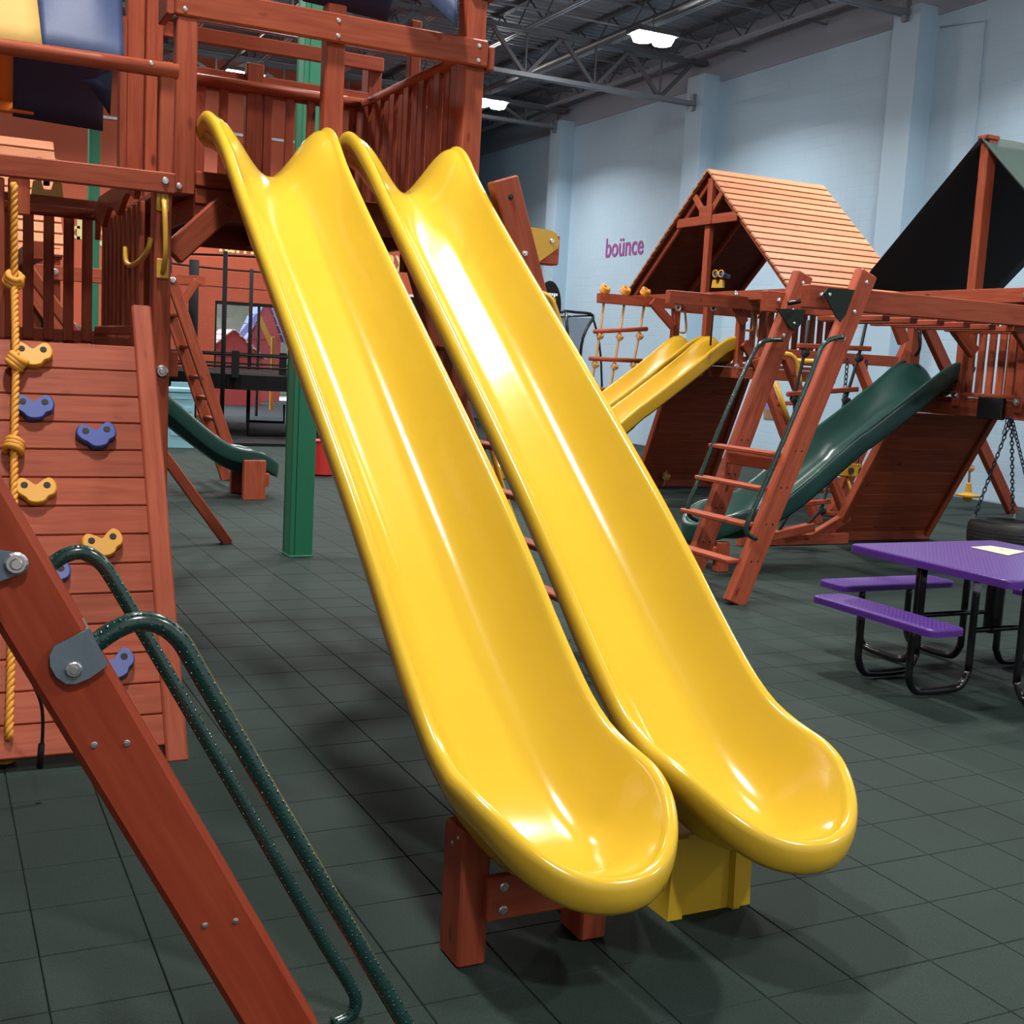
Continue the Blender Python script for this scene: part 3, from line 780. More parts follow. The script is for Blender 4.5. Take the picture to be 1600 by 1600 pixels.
# deck
for i in range(13):
    y = G + .02 + i * .152
    box('deck_board', (1.15, y, DZ - .04), (2.82, y + .145, DZ - .004), WOOD, tw, .004)
box('deck_beam', (1.26, G - .01, 2.37), (2.82, G + .03, 2.545), WOOD, tw)
box('deck_beam', (1.26, B - .06, 2.37), (2.82, B - .02, 2.545), WOOD, tw)
for x in (1.30, 1.98, 2.74): box('deck_joist', (x, G + .04, 2.39), (x + .04, B - .07, 2.51), WOOD, tw)
box('entry_board', (1.265, G - .045, 2.525), (1.69, G - .012, 2.60), WOOD, tw)
box('entry_board', (1.265, G - .030, 2.44), (1.69, G - .012, 2.515), WOOD, tw)
bar('knee_brace', hY(268, 398, F + .12), hY(352, 322, F + .12), .09, .12, WOOD, tw)
# lower deck on the left, with long front beam
box('post', (1.018, F - .035, 0), (1.098, F + .10, 2.45), WOOD, tw)
box('post', (1.030, F - .04, 2.53), (1.100, F + .04, 3.02), WOOD, tw)
lb = box('long_beam', (-1.1, F - .085, 2.435), (1.105, F - .042, 2.533), WOOD, tw)
bolt((1.055, F - .085, 2.492), (0, -1, 0), .017, lb)
bolt(hY(280, 291, G - .041), (0, -1, 0), .016, tw)
p = hY(253, 580, F - .036); bolt(p, (0, -1, 0), .030, tw)
tube('canopy_rail', [(-1.1, F - .03, 3.0), (1.115, F - .03, 3.015)], .036, WOOD, tw, 10)
bolt((.985, F - .062, 3.03), (0, -1, 0), .010, tw)
box('post', (.22, F - .06, 1.70), (.345, F + .04, 2.43), WOOD, tw)
box('rope_block', (.36, F - .075, 2.27), (.452, F - .03, 2.435), WOOD, tw)
box('post', (-1.05, F - .035, 0), (-.94, F + .1, 3.1), WOOD, tw)
# railing at the back of the lower deck
for (x0, x1, z0, z1, nm) in ((-1.05, 1.09, 2.45, 2.56, 'rail'), (-1.05, 1.09, 1.69, 1.77, 'rail')):
    box(nm, (x0, 7.9, z0), (x1, 7.94, z1), WOOD, tw)
tube('top_rail', [(-1.05, 7.87, 2.47), (1.09, 7.87, 2.47)], .034, WOOD, tw, 8)
for px in (44, 76, 107, 136, 10, -22):
    q = hY(px, 430, 7.88); box('baluster', (q.x - .030, 7.865, 1.70), (q.x + .030, 7.895, 2.47), WOOD, tw, .004)
for z in (2.47, 2.30): bolt(hY(128, 334, 7.86), (0, -1, 0), .014, tw) if z > 2.4 else None
for i in range(12): box('deck_board', (-1.05, 6.12 + i * .152, 1.625), (1.10, 6.265 + i * .152, 1.66), WOOD, tw, .004)
# right hand ribbed side of the lower deck and its scalloped board
for i in range(9):
    y = 6.36 + i * .165; box('baluster', (.985, y, 1.78), (1.012, y + .09, 2.42), WOOD, tw, .004)
for z0, z1 in ((1.66, 1.735), (1.75, 1.80)): box('side_rail', (.96, 6.30, z0), (1.03, 7.88, z1), WOOD, tw)
sc_ = []
for y, z in ((7.86, 2.32), (7.86, 2.50), (7.70, 2.56), (6.30, 2.55), (6.30, 2.47)): sc_.append((.955, y, z))
for i in range(1, 24):
    u = i / 24; sc_.append((.955, 6.30 + 1.56 * u, 2.40 + .085 * abs(math.sin(u * math.pi * 2.5)) - .04 * u))
plate('scalloped_board', sc_[::-1], .03, WOOD, tw)
# grab handles
def handle(name, pts, ends, mat, r, parent, nrm):
    h = tube(name, pts, r, mat, parent, 8, False, 5)
    for e in ends:
        p = V(e); M = frame(p, V((0, 0, 1)), V(nrm))
        me = bar_mesh(.095, .058, .012, .004)
        o = obj('mount', me.copy(), mat, h, M @ Matrix.Translation((-.047, 0, 0)))
        o.data.materials.clear(); o.data.materials.append(mat)
        bolt(p + V(nrm) * .006 + V((0, 0, .022)), nrm, .010, h)
    return h
a = hY(254, 315, F - .042); b = hY(254, 420, F - .042)
handle('grab_handle', [a + V((0, 0, .02)), a + V((0, -.05, -.02)), a + V((0, -.075, -.08)), b + V((0, -.075, .08)), b + V((0, -.05, .02)), b + V((0, 0, -.02))], [a, b], YELP, .013, tw, (0, -1, 0))
a = hY(236, 372, F + .02); b = hY(196, 388, F + .55)
tube('grab_handle', [a, hY(232, 388, F + .02), hY(222, 404, F + .1), hY(206, 415, F + .25), hY(197, 408, F + .45), b], .014, YELP, tw, 8, False, 5)
# canopies
def canopy(name, strips, parent, M=None):
    for nm, quad, mat, sag in strips:
        a, b, c, d = [V(q) for q in quad]; N1, N2 = 14, 12; vs = []; fs = []
        for i in range(N1 + 1):
            for j in range(N2 + 1):
                u, v = i / N1, j / N2
                p = (a.lerp(b, u)).lerp(d.lerp(c, u), v)
                p = p + V((0, -1, 0)) * (sag * math.sin(u * math.pi) * math.sin(v * math.pi)) + V((0, -.6, .8)) * (sag * .35 * math.sin(u * 9 + v * 6) * v)
                vs.append(p)
        for i in range(N1):
            for j in range(N2): k = i * (N2 + 1) + j; fs.append((k, k + N2 + 1, k + N2 + 2, k + 1))
        me = mesh(nm, vs, fs, True)
        o = obj(nm, me, mat, parent); md = o.modifiers.new('thick', 'SOLIDIFY'); md.thickness = .004
c1 = thing('tent_canopy', 'striped yellow and blue canvas canopy with backlit orange and navy underside over the lower deck at top left', 'canopy', (0, 7, 3))
RZ = 4.35
canopy('c1', [
    ('yellow_panel', ((-.7, F - .06, 3.02), (.505, F - .06, 3.02), (.46, 7.06, RZ), (-.7, 7.06, RZ)), CYEL, .015),
    ('blue_panel', ((.505, F - .06, 3.02), (.865, F - .05, 3.0), (.95, 7.06, RZ), (.46, 7.06, RZ)), CBLU, .10),
    ('yellow_underside', ((-.7, 8.05, 3.06), (.50, 8.05, 3.06), (.46, 7.06, RZ), (-.7, 7.06, RZ)), CYELB, .0),  # yellow stripe from underneath, backlight painted in
    ('blue_underside', ((.50, 8.05, 3.02), (1.02, 8.05, 3.0), (.90, 7.06, RZ), (.46, 7.06, RZ)), CBLUB, .0)], c1)  # blue stripe from underneath, shade painted in
box('wooden_batten', (-.7, 8.02, 3.04), (.62, 8.09, 3.12), CYELB, c1)
# the loose blue corner that hangs past the rail
q = [hY(128, 124, F + .05), hY(150, 122, F + .03), hY(176, 100, F + .02), hY(174, 140, F + .10), hY(172, 181, F + .18), hY(158, 160, F + .14), hY(142, 138, F + .10)]
o = obj('loose_corner', mesh('loose', q, [(0, 1, 6), (1, 2, 3), (1, 3, 6), (6, 3, 5), (3, 4, 5)], True), CBLU, c1)
o.modifiers.new('t', 'SOLIDIFY').thickness = .004
c2 = thing('tent_canopy', 'yellow and blue canvas canopy with backlit orange and navy underside at the very top, over the slide deck', 'canopy', (1.9, 7, 4))
RZ2 = 5.2
canopy('c2', [
    ('yellow_underside', ((1.24, 8.02, 4.02), (2.25, 8.02, 4.02), (2.25, 7.06, RZ2), (1.24, 7.06, RZ2)), CYELB, 0),
    ('blue_underside', ((2.25, 8.02, 3.98), (2.84, 8.02, 3.95), (2.84, 7.06, RZ2), (2.25, 7.06, RZ2)), CBLUB, 0),
    ('yellow_panel', ((1.24, F + .1, 3.95), (2.25, F + .1, 3.95), (2.25, 7.06, RZ2), (1.24, 7.06, RZ2)), CYEL, .02),
    ('blue_panel', ((2.25, F + .1, 3.72), (2.62, F + .12, 3.50), (2.84, 7.06, RZ2), (2.25, 7.06, RZ2)), CBLU, .03)], c2)

a_, b_ = hY(262, 548, F + .12), hY(277, 590, F + .12); box('beam_end', (a_.x - .05, F + .10, b_.z), (b_.x, F + .14, a_.z), WOOD, tw)
# ---- climbing wall
cw = thing('climbing_wall', 'sloping redwood plank climbing wall with yellow and blue holds', 'climbing wall', (.3, 5.4, 0))
P0, P1 = V((0, 4.955, .055)), V((0, 5.915, 1.70))
sl = (P1 - P0); SL = sl.length; sd = sl.normalized(); nrm = V((0, -sd.z, sd.y))
NB = 14; bwid = SL / NB
for i in range(NB):
    a = P0 + sd * (bwid * (i + .5))
    bar('plank', a + V((-1.0, 0, 0)) - nrm * .016, a + V((.915, 0, 0)) - nrm * .016, bwid - .0035, .032, WOOD, cw, nrm, .0045)
for x in (.945, -1.02):
    a = V((x, 4.985, 0)); bar('side_rail', V((x, P0.y, .0)) - sd * .03 + nrm * .005, V((x, P0.y, 0)) + sd * 2.17 + nrm * .005, .09, .085, WOOD, cw, nrm, .008)
for x in (-.6, .1, .7): bar('batten', V((x, P0.y, P0.z)) - nrm * .055, V((x, P1.y, P1.z)) - nrm * .055, .09, .04, WOOD, cw, nrm)
def hold(p, mat, turn, s, wname):
    outl = []
    pts = [(-.86, .50), (-.62, .64), (-.32, .50), (0, .26), (.32, .50), (.62, .66), (.88, .50), (.98, .12), (.86, -.22), (.58, -.36), (.40, -.60), (.05, -.70), (-.30, -.64), (-.52, -.40), (-.80, -.20), (-.98, .12)]
    pts = [(a * s, b * s) for a, b in pts]
    sm = smooth_path([V((a, b, 0)) for a, b in pts], 3, True); n = len(sm); vs = []; fs = []
    for (k, z) in ((1.0, 0), (1.03, .022), (.99, .036), (.92, .040)): vs += [V((q.x * k, q.y * k, z)) for q in sm]
    for r in range(3):
        for i in range(n): fs.append((r * n + i, r * n + (i + 1) % n, r * n + n + (i + 1) % n, r * n + n + i))
    fs.append(tuple(range(3 * n, 4 * n)))
    xa = V((1, 0, 0)); M = Matrix(((1, 0, nrm.x, p.x), (0, sd.y, nrm.y, p.y), (0, sd.z, nrm.z, p.z), (0, 0, 0, 1))) @ Matrix.Rotation(turn, 4, 'Z')
    hm = mesh('hold', vs, fs, True); hm.polygons[len(fs) - 1].use_smooth = False
    h = obj('climbing_hold', hm, mat, cw, M, wname)
    for sx in (-1, 1):
        obj('screw_hole', lathe_mesh('hole', [(.16 * s, 0), (.17 * s, .0415), (.15 * s, .0425)], 12), DARK, h, M @ Matrix.Translation((sx * .52 * s, .22 * s, 0)))
for px, py, mt, tr, nm in ((50, 558, HYEL, 0, 'yellow hold'), (52, 640, HBLU, 0, 'blue hold'), (150, 684, HBLU, .12, 'blue hold'), (55, 770, HYEL, 0, 'yellow hold'), (160, 853, HYEL, .2, 'yellow hold'), (76, 900, HBLU, 0, 'blue hold'), (178, 1042, HBLU, .3, 'blue hold')):
    hold(hP(px, py, P0 + nrm * .0, nrm), mt, tr, .088, nm)
# ---- climbing rope
rp = thing('climbing_rope', 'thick twisted yellow climbing rope with knots down the climbing wall', 'rope', (.35, 5.9, 2.3))
a = hY(22, 290, F - .10); pts = [a + V((0, .06, .01)), a]
for px, py, off in ((22, 437, .12), (25, 565, .05), (22, 697, .03), (22, 820, .03), (18, 1000, .03), (14, 1150, .02)):
    pts.append(hP(px, py, P0 + nrm * off, nrm) if py > 500 else hY(px, py, F - .10))
pts.append(pts[-1] - nrm * .04)
rope('strands', pts, .0175, ROPE, rp)
for i, k in enumerate((2, 3, 4)): knot(pts[k], .038, ROPE, rp, turn=i * 1.1)
knot(hZ(10, 1180, .03), .03, ROPE, rp)
cb = tube('power_cord', [hY(0, 968, 4.6), hY(30, 1030, 4.6), hY(55, 1075, 4.6), hY(66, 1110, 4.6), hY(66, 1160, 4.6), hY(62, 1200, 4.6)], .007, BLKM, None, 6, False, 4)
tag(cb, 'thin black cord hanging behind the foreground ladder stringer', 'cord')
tube('plug', [hY(65, 1162, 4.6), hY(62, 1200, 4.6)], .012, BLKM, cb, 8)

# leaning legs seen below the deck
lg = thing('swing_stand', 'redwood A-frame legs on the floor behind the climbing wall', 'swing frame', (1.6, 10.4, 0))
bar('leg', (2.40, 10.40, -.0), (.75, 10.40, 2.25), .09, .09, WOOD, lg)
bar('leg', (-.6, 10.40, 0), (.70, 10.40, 2.25), .09, .09, WOOD, lg)
box('beam', (.68, 9.2, 2.25), (.78, 12.0, 2.38), WOOD, lg)

# ---- green steel columns
def column(x0, x1, y, label):
    t = thing('steel_column', label, 'column', ((x0 + x1) / 2, y, 0), None)
    box('flange', (x0, y, 0), (x1, y + .02, 8.2), GCOL, t, .004)
    box('flange', (x0, y + .19, 0), (x1, y + .21, 8.2), GCOL, t, .004)
    m = (x0 + x1) / 2
    for x in (x0 + .004, x1 - .012): box('web', (x, y + .02, 0), (x + .008, y + .19, 8.2), GCOL, t, .002)
    box('corner_strip', (x0 + .045, y - .006, 0), (x0 + .050, y, 8.2), GCOL, t, .001)
    box('base_plate', (x0 - .004, y - .01, 0), (x1 + .004, y + .22, .012), GCOL, t, .002)
column(2.735, 2.935, 9.64, 'green painted steel column standing behind the left yellow slide')
column(2.80, 3.0, 24, 'green painted steel column far back beside the orange wall lettering')
#@LADDERS

# ================================================================== LADDERS WITH HAND RAILS
def m_dotted():
    m = bpy.data.materials['green_vinyl']; n = m.node_tree.nodes; l = m.node_tree.links; b = n['Principled BSDF']
    tc = n.new('ShaderNodeTexCoord'); vo = n.new('ShaderNodeTexVoronoi'); vo.inputs['Scale'].default_value = 100; vo.inputs['Randomness'].default_value = .1
    l.new(tc.outputs['Object'], vo.inputs['Vector'])
    mr = n.new('ShaderNodeMapRange'); mr.inputs[1].default_value = .12; mr.inputs[2].default_value = .38; mr.inputs[3].default_value = 1; mr.inputs[4].default_value = 0
    l.new(vo.outputs['Distance'], mr.inputs[0])
    bp = n.new('ShaderNodeBump'); bp.inputs['Strength'].default_value = 1.0; bp.inputs['Distance'].default_value = .006
    l.new(mr.outputs[0], bp.inputs['Height']); l.new(bp.outputs['Normal'], b.inputs['Normal'])
m_dotted()
# ---- foreground ladder, lower left
y1, y2 = 2.03, 2.76
fl = thing('access_ladder', 'close-up redwood ladder stringer with dark green hand rails in the lower left corner', 'ladder', (.65, 2.4, 0))
pa, pb = hY(61, 972, y1), hY(436, 1600, y1); dr = (pb - pa).normalized()
foot = pa + dr * ((0 - pa.z) / dr.z); topp = pa - dr * 1.05
for yy in (y1, y2):
    f_, t_ = foot.copy(), topp.copy(); f_.y = t_.y = yy + .036
    st = bar('stringer', f_, t_, .072, .118, WOODF, fl, V((1, 0, 0)), .010)
    if yy == y1:
        for px, py in ((147, 1164), (198, 1161), (320, 1446), (368, 1439)): bolt(hY(px, py, y1), (0, -1, 0), .0058, st)
pl = plate('bracket', [hY(px, py, y1 - .004) for px, py in ((134, 984), (164, 1041), (140, 1058), (118, 1067), (102, 1067), (87, 1056), (78, 1040), (77, 1023), (84, 1009))], .006, PLATE, fl)
pl2 = plate('bracket_side', [hY(134, 984, y1 - .004), hY(164, 1041, y1 - .004), hY(164, 1041, y1 - .004) + V((0, .08, 0)), hY(134, 984, y1 - .004) + V((0, .08, 0))][::-1], .006, PLATE, pl)
bolt(hY(115, 1046, y1 - .010), (0, -1, 0), .0135, pl)
pl = plate('beam_bracket', [hY(px, py, y1 - .004) for px, py in ((-60, 845), (0, 859), (22, 862), (36, 868), (42, 880), (36, 893), (22, 899), (0, 907), (-60, 935))], .006, PLATE, fl)
bolt(hY(25, 880, y1 - .010), (0, -1, 0), .0185, pl)
box('monkey_beam', (-1.3, y1 + .0, 1.33), (.02, y1 + .07, 1.48), WOOD, fl)
tube('hand_rail', [hY(px, py, y1 + .03) for px, py in ((146, 1007), (180, 984), (215, 971), (250, 976), (281, 1000), (308, 1045), (350, 1117), (450, 1288), (550, 1458), (625, 1586), (690, 1698), (706, 1745), (698, 1775), (660, 1790))], 0.0170, GRAIL, fl, 14, False, 6)
tube('hand_rail', [hY(px, py, y2 + .03) for px, py in ((72, 888), (100, 869), (128, 863), (155, 877), (179, 910), (230, 997), (300, 1117), (420, 1324), (500, 1463), (543, 1533), (556, 1562), (548, 1585), (520, 1600))], 0.0170, GRAIL, fl, 14, False, 6)
for k in range(5):
    c = foot + (topp - foot) * (.16 + .17 * k)
    bar('rung', (c.x, y1 + .07, c.z), (c.x, y2, c.z), .085, .03, WOODF, fl)

# ---- ladder beyond the slides with monkey bars
y1, y2 = 7.15, 8.02
ml = thing('monkey_bar_ladder', 'leaning redwood ladder with dark green hand rails and overhead bars, right of the slides', 'ladder', (5.6, 7.6, 0))
for yy, (fx, fy), (tx, ty) in ((y1, (1152, 943), (1360, 426)), (y2, (1081, 908), (1260, 428))):
    f_, t_ = hY(fx, fy, yy), hY(tx, ty, yy); f_.z = 0
    f_.y = t_.y = yy + .045
    st = bar('stringer', f_, t_, .09, .17, WOOD, ml, V((1, 0, 0)), .010)
    for k in (.13, .24, .35, .46):
        for s in (-.03, .03):
            p = f_.lerp(t_, k); bolt((p.x + s, yy, p.z), (0, -1, 0), .008, st, 'screw', DARK)
    for k in (.80, .88, .97): p = f_.lerp(t_, k); bolt((p.x, yy, p.z), (0, -1, 0), .016, st)
for (ax, ay), (bx, by_) in (((1141, 698), (1226, 712)), ((1116, 753), (1203, 766)), ((1092, 805), (1179, 822)), ((1069, 860), (1156, 880))):
    z = hY(bx, by_, y1).z; xx = hY(bx, by_, y1).x - .01
    bar('rung', (xx, y1 + .07, z), (xx, y2 + .02, z), .12, .034, WOOD, ml)
bar('cross_board', (hY(1226, 712, y1).x + .12, y1 + .09, hY(1226, 728, y1).z), (hY(1226, 712, y1).x + .12, y2, hY(1226, 728, y1).z), .035, .13, WOOD, ml)
for yy, xs in ((y1, 5.955), (y2, 6.245)):
    bm_ = box('monkey_beam', (xs, yy + .06, 2.238), (8.78, yy + .15, 2.41), WOOD, ml)
    bolt((xs + .12, yy + .06, 2.335), (0, -1, 0), .022, bm_)
for k in range(7): box('overhead_bar', (6.78 + k * .29, y1 + .15, 2.19), (6.86 + k * .29, y2 + .06, 2.236), WOOD, ml)
for pts, (bx, by_), yy in ((((1286, 458), (1292, 450), (1334, 453), (1320, 492), (1312, 503), (1305, 495)), (1295, 460), y1 - .02), (((1212, 482), (1258, 484), (1251, 506), (1242, 516), (1234, 512)), (1240, 505), y2 - .02)):
    pl = plate('corner_plate', [hY(a, b, yy) for a, b in pts], .012, GPLATE, ml)
    bolt(hY(bx, by_, yy - .001), (0, -1, 0), .025, pl)
tube('grip', [hY(1232, 474, 7.9), hY(1270, 467, 7.9)], .018, BLK, ml, 8)
tube('hand_rail', [hY(px, py, y2 - .03) for px, py in ((1222, 531), (1204, 531), (1189, 536), (1176, 555), (1160, 587), (1125, 668), (1095, 742), (1079, 780), (1075, 795), (1079, 807), (1090, 813))], .0185, GRAIL, ml, 8, False, 4)
tube('hand_rail', [hY(px, py, y1 - .03) for px, py in ((1318, 526), (1302, 529), (1288, 537), (1279, 553), (1262, 598), (1224, 688), (1190, 768), (1170, 812), (1166, 826), (1170, 836), (1182, 842))], .0185, GRAIL, ml, 8, False, 4)

# ---- ladder behind the twin slides, with yellow fittings
y1, y2 = 5.75, 7.22
bl = thing('tower_ladder', 'redwood ladder with yellow bracket and rail half hidden behind the right slide', 'ladder', (3.5, 6.1, 0))
tp = hY(789, 300, y1)
for yy in (y1, y2):
    t_, f_ = V((tp.x, yy + .04, 2.66)), V((tp.x + .95, yy + .04, 0))
    st = bar('stringer', f_, t_, .085, .15, WOOD, bl, V((1, 0, 0)), .008)
    for k in (.965, .86): p = f_.lerp(t_, k); bolt((p.x, yy - .001, p.z), (0, -1, 0), .016, st, mat=STEEL if k < .9 else DARK)
for k in range(7):
    z = .28 + .30 * k; xx = tp.x + .95 * (1 - z / 2.66)
    bar('rung', (xx, y1 + .07, z), (xx, y2 + .02, z), .11, .036, WOOD, bl)
for yy in (y1, y2): box('beam_stub', (2.76, yy + .08, 2.25), (hY(875, 380, y1 + .08).x, yy + .165, 2.41), WOOD, bl)
pl = plate('yellow_corner_plate', [hY(px, py, y1 + .02) for px, py in ((800, 352), (816, 353), (858, 360), (868, 365), (873, 378), (870, 388), (862, 394), (829, 418), (815, 420))], .012, YELP, bl)
bolt(hY(861, 377, y1 + .019), (0, -1, 0), .026, pl)
tube('yellow_hand_rail', [hY(px, py, y1 - .02) for px, py in ((828, 468), (838, 461), (850, 461), (861, 470), (869, 490), (883, 535), (905, 600), (935, 690), (965, 775), (990, 860), (985, 880), (970, 885))], .019, YELP, bl, 8, False, 4)
tube('yellow_hand_rail', [hY(px, py, y2 - .02) for px, py in ((700, 470), (712, 466), (722, 480), (740, 540), (752, 620), (765, 690), (785, 760), (815, 850), (812, 866), (800, 870))], .019, YELP, bl, 8, False, 4)
#@FAR

# ================================================================== FAR PLAYSETS
def roof(parent, x0, x1, ya, za, half, zb, n, mat, th=.030):
    """gable roof, ridge along x, lapped boards: one part per board"""
    for s in (-1, 1):
        a = V((0, ya, za)); b = V((0, ya + s * half, zb)); d = b - a; L = d.length; dn = d.normalized()
        nn = V((0, -dn.z * s, dn.y * s)) ; nn = nn if nn.z > 0 else -nn
        for i in range(n):
            c = a + dn * (L * (i + .5) / n); u = (dn + nn * (-.10)).normalized()
            tilt = (nn - dn * .10).normalized()
            bar('roof_board', V((x0, c.y, c.z)), V((x1, c.y, c.z)), L / n * .93, th, mat, parent, tilt, .003)
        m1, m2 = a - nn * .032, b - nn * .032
        bar('roof_gap_shade', V((x0 + .02, (m1.y + m2.y) / 2, (m1.z + m2.z) / 2)), V((x1 - .02, (m1.y + m2.y) / 2, (m1.z + m2.z) / 2)), L, .012, GAPSHADE, parent, nn, .002)  # added dark sheet, shows as shadow lines in the board gaps
        for x in (x0 + .10, (x0 + x1) / 2, x1 - .10):
            p = a - nn * .075; q = b - nn * .075
            bar('rafter', V((x, p.y, p.z)), V((x, q.y, q.z)), .04, .07, WOOD, parent, nn)
# ---- cedar roofed playset
X1, YA, YB, D1 = 9.22, 12.44, 13.98, 1.84
r1 = thing('roofed_playset', 'redwood playset under a pale cedar board gable roof by the blue wall', 'playset', (10, 13.2, 0))
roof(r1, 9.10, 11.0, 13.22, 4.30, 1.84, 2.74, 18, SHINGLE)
for x, y, w in ((X1, YA, .1), (X1, 13.17, .1), (X1, YB - .06, .1), (10.72, YA, .1), (10.72, YB - .06, .1)):
    box('post', (x, y, 1.66), (x + w, y + .09, 2.72), WOOD, r1)
for x in (9.16, 10.9):
    box('gable_post', (x, 13.16, 2.7), (x + .07, 13.27, 4.2), WOOD, r1)
    box('gable_tie', (x - .03, 12.55, 3.60), (x + .0, 13.89, 3.72), WOOD, r1)
    box('gable_plate', (x - .045, 13.08, 3.60), (x - .02, 13.36, 3.84), WOOD, r1)
    for dy in (-.34, .34): bar('gable_brace', (x - .01, 13.22, 3.68), (x - .01, 13.22 + dy, 4.02), .035, .09, WOOD, r1, V((0, .8, .5)))
box('top_rail', (X1 - .04, 11.42, 2.62), (X1, 15.0, 2.74), WOOD, r1)
box('top_rail', (10.82, 11.42, 2.62), (10.86, 15.0, 2.74), WOOD, r1)
box('top_rail', (X1, YA - .02, 2.56), (10.82, YA + .02, 2.70), WOOD, r1)
box('top_rail', (X1, YB, 2.50), (10.82, YB + .04, 2.64), WOOD, r1)
for k in range(10):
    x = 9.42 + k * .135; box('baluster', (x, YA + .03, 1.86), (x + .085, YA + .055, 2.56), WOOD, r1, .003)
box('rail', (9.32, YA, 1.86), (10.72, YA + .04, 1.93), WOOD, r1)
for i in range(11): box('deck_board', (X1, YA + i * .14, D1 - .04), (10.8, YA + i * .14 + .13, D1), WOOD, r1, .003)
box('deck_beam', (X1 - .02, YA - .03, D1 - .19), (10.82, YA + .01, D1 - .05), WOOD, r1)
box('deck_beam', (X1 - .03, YA, D1 - .19), (X1 + .01, YB, D1 - .05), WOOD, r1)
bolt((X1 - .0, YA - .001, 1.80), (0, -1, 0), .04, r1); bolt((X1 - .042, 12.5, 2.69), (-1, 0, 0), .05, r1)
q = hY(1043, 463, 12.3); q2 = hY(1172, 470, 12.3)
sb = box('swing_beam', (q.x, 12.25, q.z - .085), (10.3, 12.35, q.z + .075), WOOD, r1)
for px in (1060, 1115):
    q = hY(px, 474, 12.3); h = box('swing_hanger', (q.x - .05, 12.27, q.z - .0), (q.x + .05, 12.33, q.z + .03), STEEL, sb)
    tube('ring', [V((q.x + .035 * math.cos(a), 12.3, q.z - .05 + .035 * math.sin(a))) for a in [k * math.pi / 5 for k in range(10)]], .011, STEEL, sb, 6, True)
tube('swing_rope', [hY(1115, 480, 12.3), hY(1112, 515, 12.3), hY(1110, 540, 12.3)], .012, ROPEB, sb, 6)
bar('knee_brace', hY(1142, 468, 12.38), hY(1163, 505, 12.38), .06, .12, WOOD, r1)
bar('knee_brace', hY(1163, 535, 12.38), hY(1190, 583, 12.38), .06, .12, WOOD, r1)
bar('knee_brace', hY(1018, 470, 13.9), hY(1052, 510, 13.9), .06, .12, WOOD, r1)
for px, py, Y, s in ((1062, 503, 13.9, 1), (1166, 500, 12.46, 1), (1192, 510, 13.0, -1)):
    a = hY(px, py - 16, Y); b = hY(px, py + 16, Y); d = V((.10 * s, 0, 0))
    tube('grab_handle', [a, a + d * .8 + V((0, 0, .0)), a + d - V((0, 0, .06)), b + d + V((0, 0, .06)), b + d * .8, b], .016, ROPET, r1, 6, False, 3)
def ramp(name, label, x0, x1, y0, z0, y1, n):
    t = thing(name, label, 'climbing ramp', ((x0 + x1) / 2, y1, 0))
    a, b = V((0, y0, z0)), V((0, y1, .04)); d = b - a; L = d.length; dn = d.normalized(); nn = V((0, -dn.z, dn.y)); nn = nn if nn.z > 0 else -nn
    for i in range(n):
        c = a + dn * (L * (i + .5) / n); bar('plank', V((x0 + .02, c.y, c.z)), V((x1 - .02, c.y, c.z)), L / n - .004, .03, WOOD, t, nn, .004)
    for x in (x0, x1): bar('side_rail', V((x, a.y, a.z)), V((x, b.y, .02)), .08, .10, WOOD, t, nn)
    box('base_board', (x0 - .3, y1 - .06, 0), (x1 + .05, y1 - .01, .10), WOOD, t)
    return t, nn
rm, nn = ramp('climbing_ramp', 'dark underside of a plank climbing ramp beside the far yellow slides', 9.36, 10.62, 14.02, 1.78, 14.80, 13)
p = V((9.78, 14.70, .16)); kr = knot(p, .05, ROPET, rm); tube('rope_tail', [p + V((0, 0, .22)), p, p + V((-.04, -.02, -.15))], .014, ROPET, rm, 6)
far_slide('scoop_slide', 'far yellow slide nearer of two, leaving the cedar roofed playset', 'slide', 'far yellow slides', 9.26, 12.80, 1.885, YEL2, -1)
far_slide('scoop_slide', 'far yellow slide beside the wall, behind its yellow twin', 'slide', 'far yellow slides', 9.26, 13.50, 1.885, YEL2, -1)
# rope ladder net hung on a beam
nt = thing('rope_ladder', 'hanging ladder of tan ropes and wooden rungs against the blue wall', 'rope ladder', (8.5, 13.95, 0))
q0, q1 = hY(935, 466, 13.95), hY(1050, 475, 13.95)
box('beam', (q0.x, 13.9, q0.z - .06), (q1.x + .1, 14.0, q0.z + .07), WOOD, nt)
for xs in (((944, 470), (938, 516), (931, 561), (923, 607), (915, 655), (906, 705)), ((976, 472), (969, 518), (961, 564), (953, 610), (945, 658), (937, 708)), ((1007, 474), (1000, 517), (991, 562), (983, 612), (974, 660), (966, 708))):
    pts = [hY(px, py, 13.95) for px, py in xs]
    tube('rope', pts, .017, ROPET, nt, 6)
    knot(pts[0] + V((0, 0, .15)), .055, ROPE, nt)
    for p in pts[1:-1]: knot(p - V((0, 0, .07)), .04, ROPET, nt)
for (ax, ay), (bx, by_) in (((928, 518), (1011, 514)), ((921, 560), (1003, 564)), ((914, 607), (990, 611)), ((905, 655), (982, 660)), ((895, 686), (976, 688))):
    tube('rung', [hY(ax, ay, 13.95), hY(bx, by_, 13.95)], .03, WOOD, nt, 8)
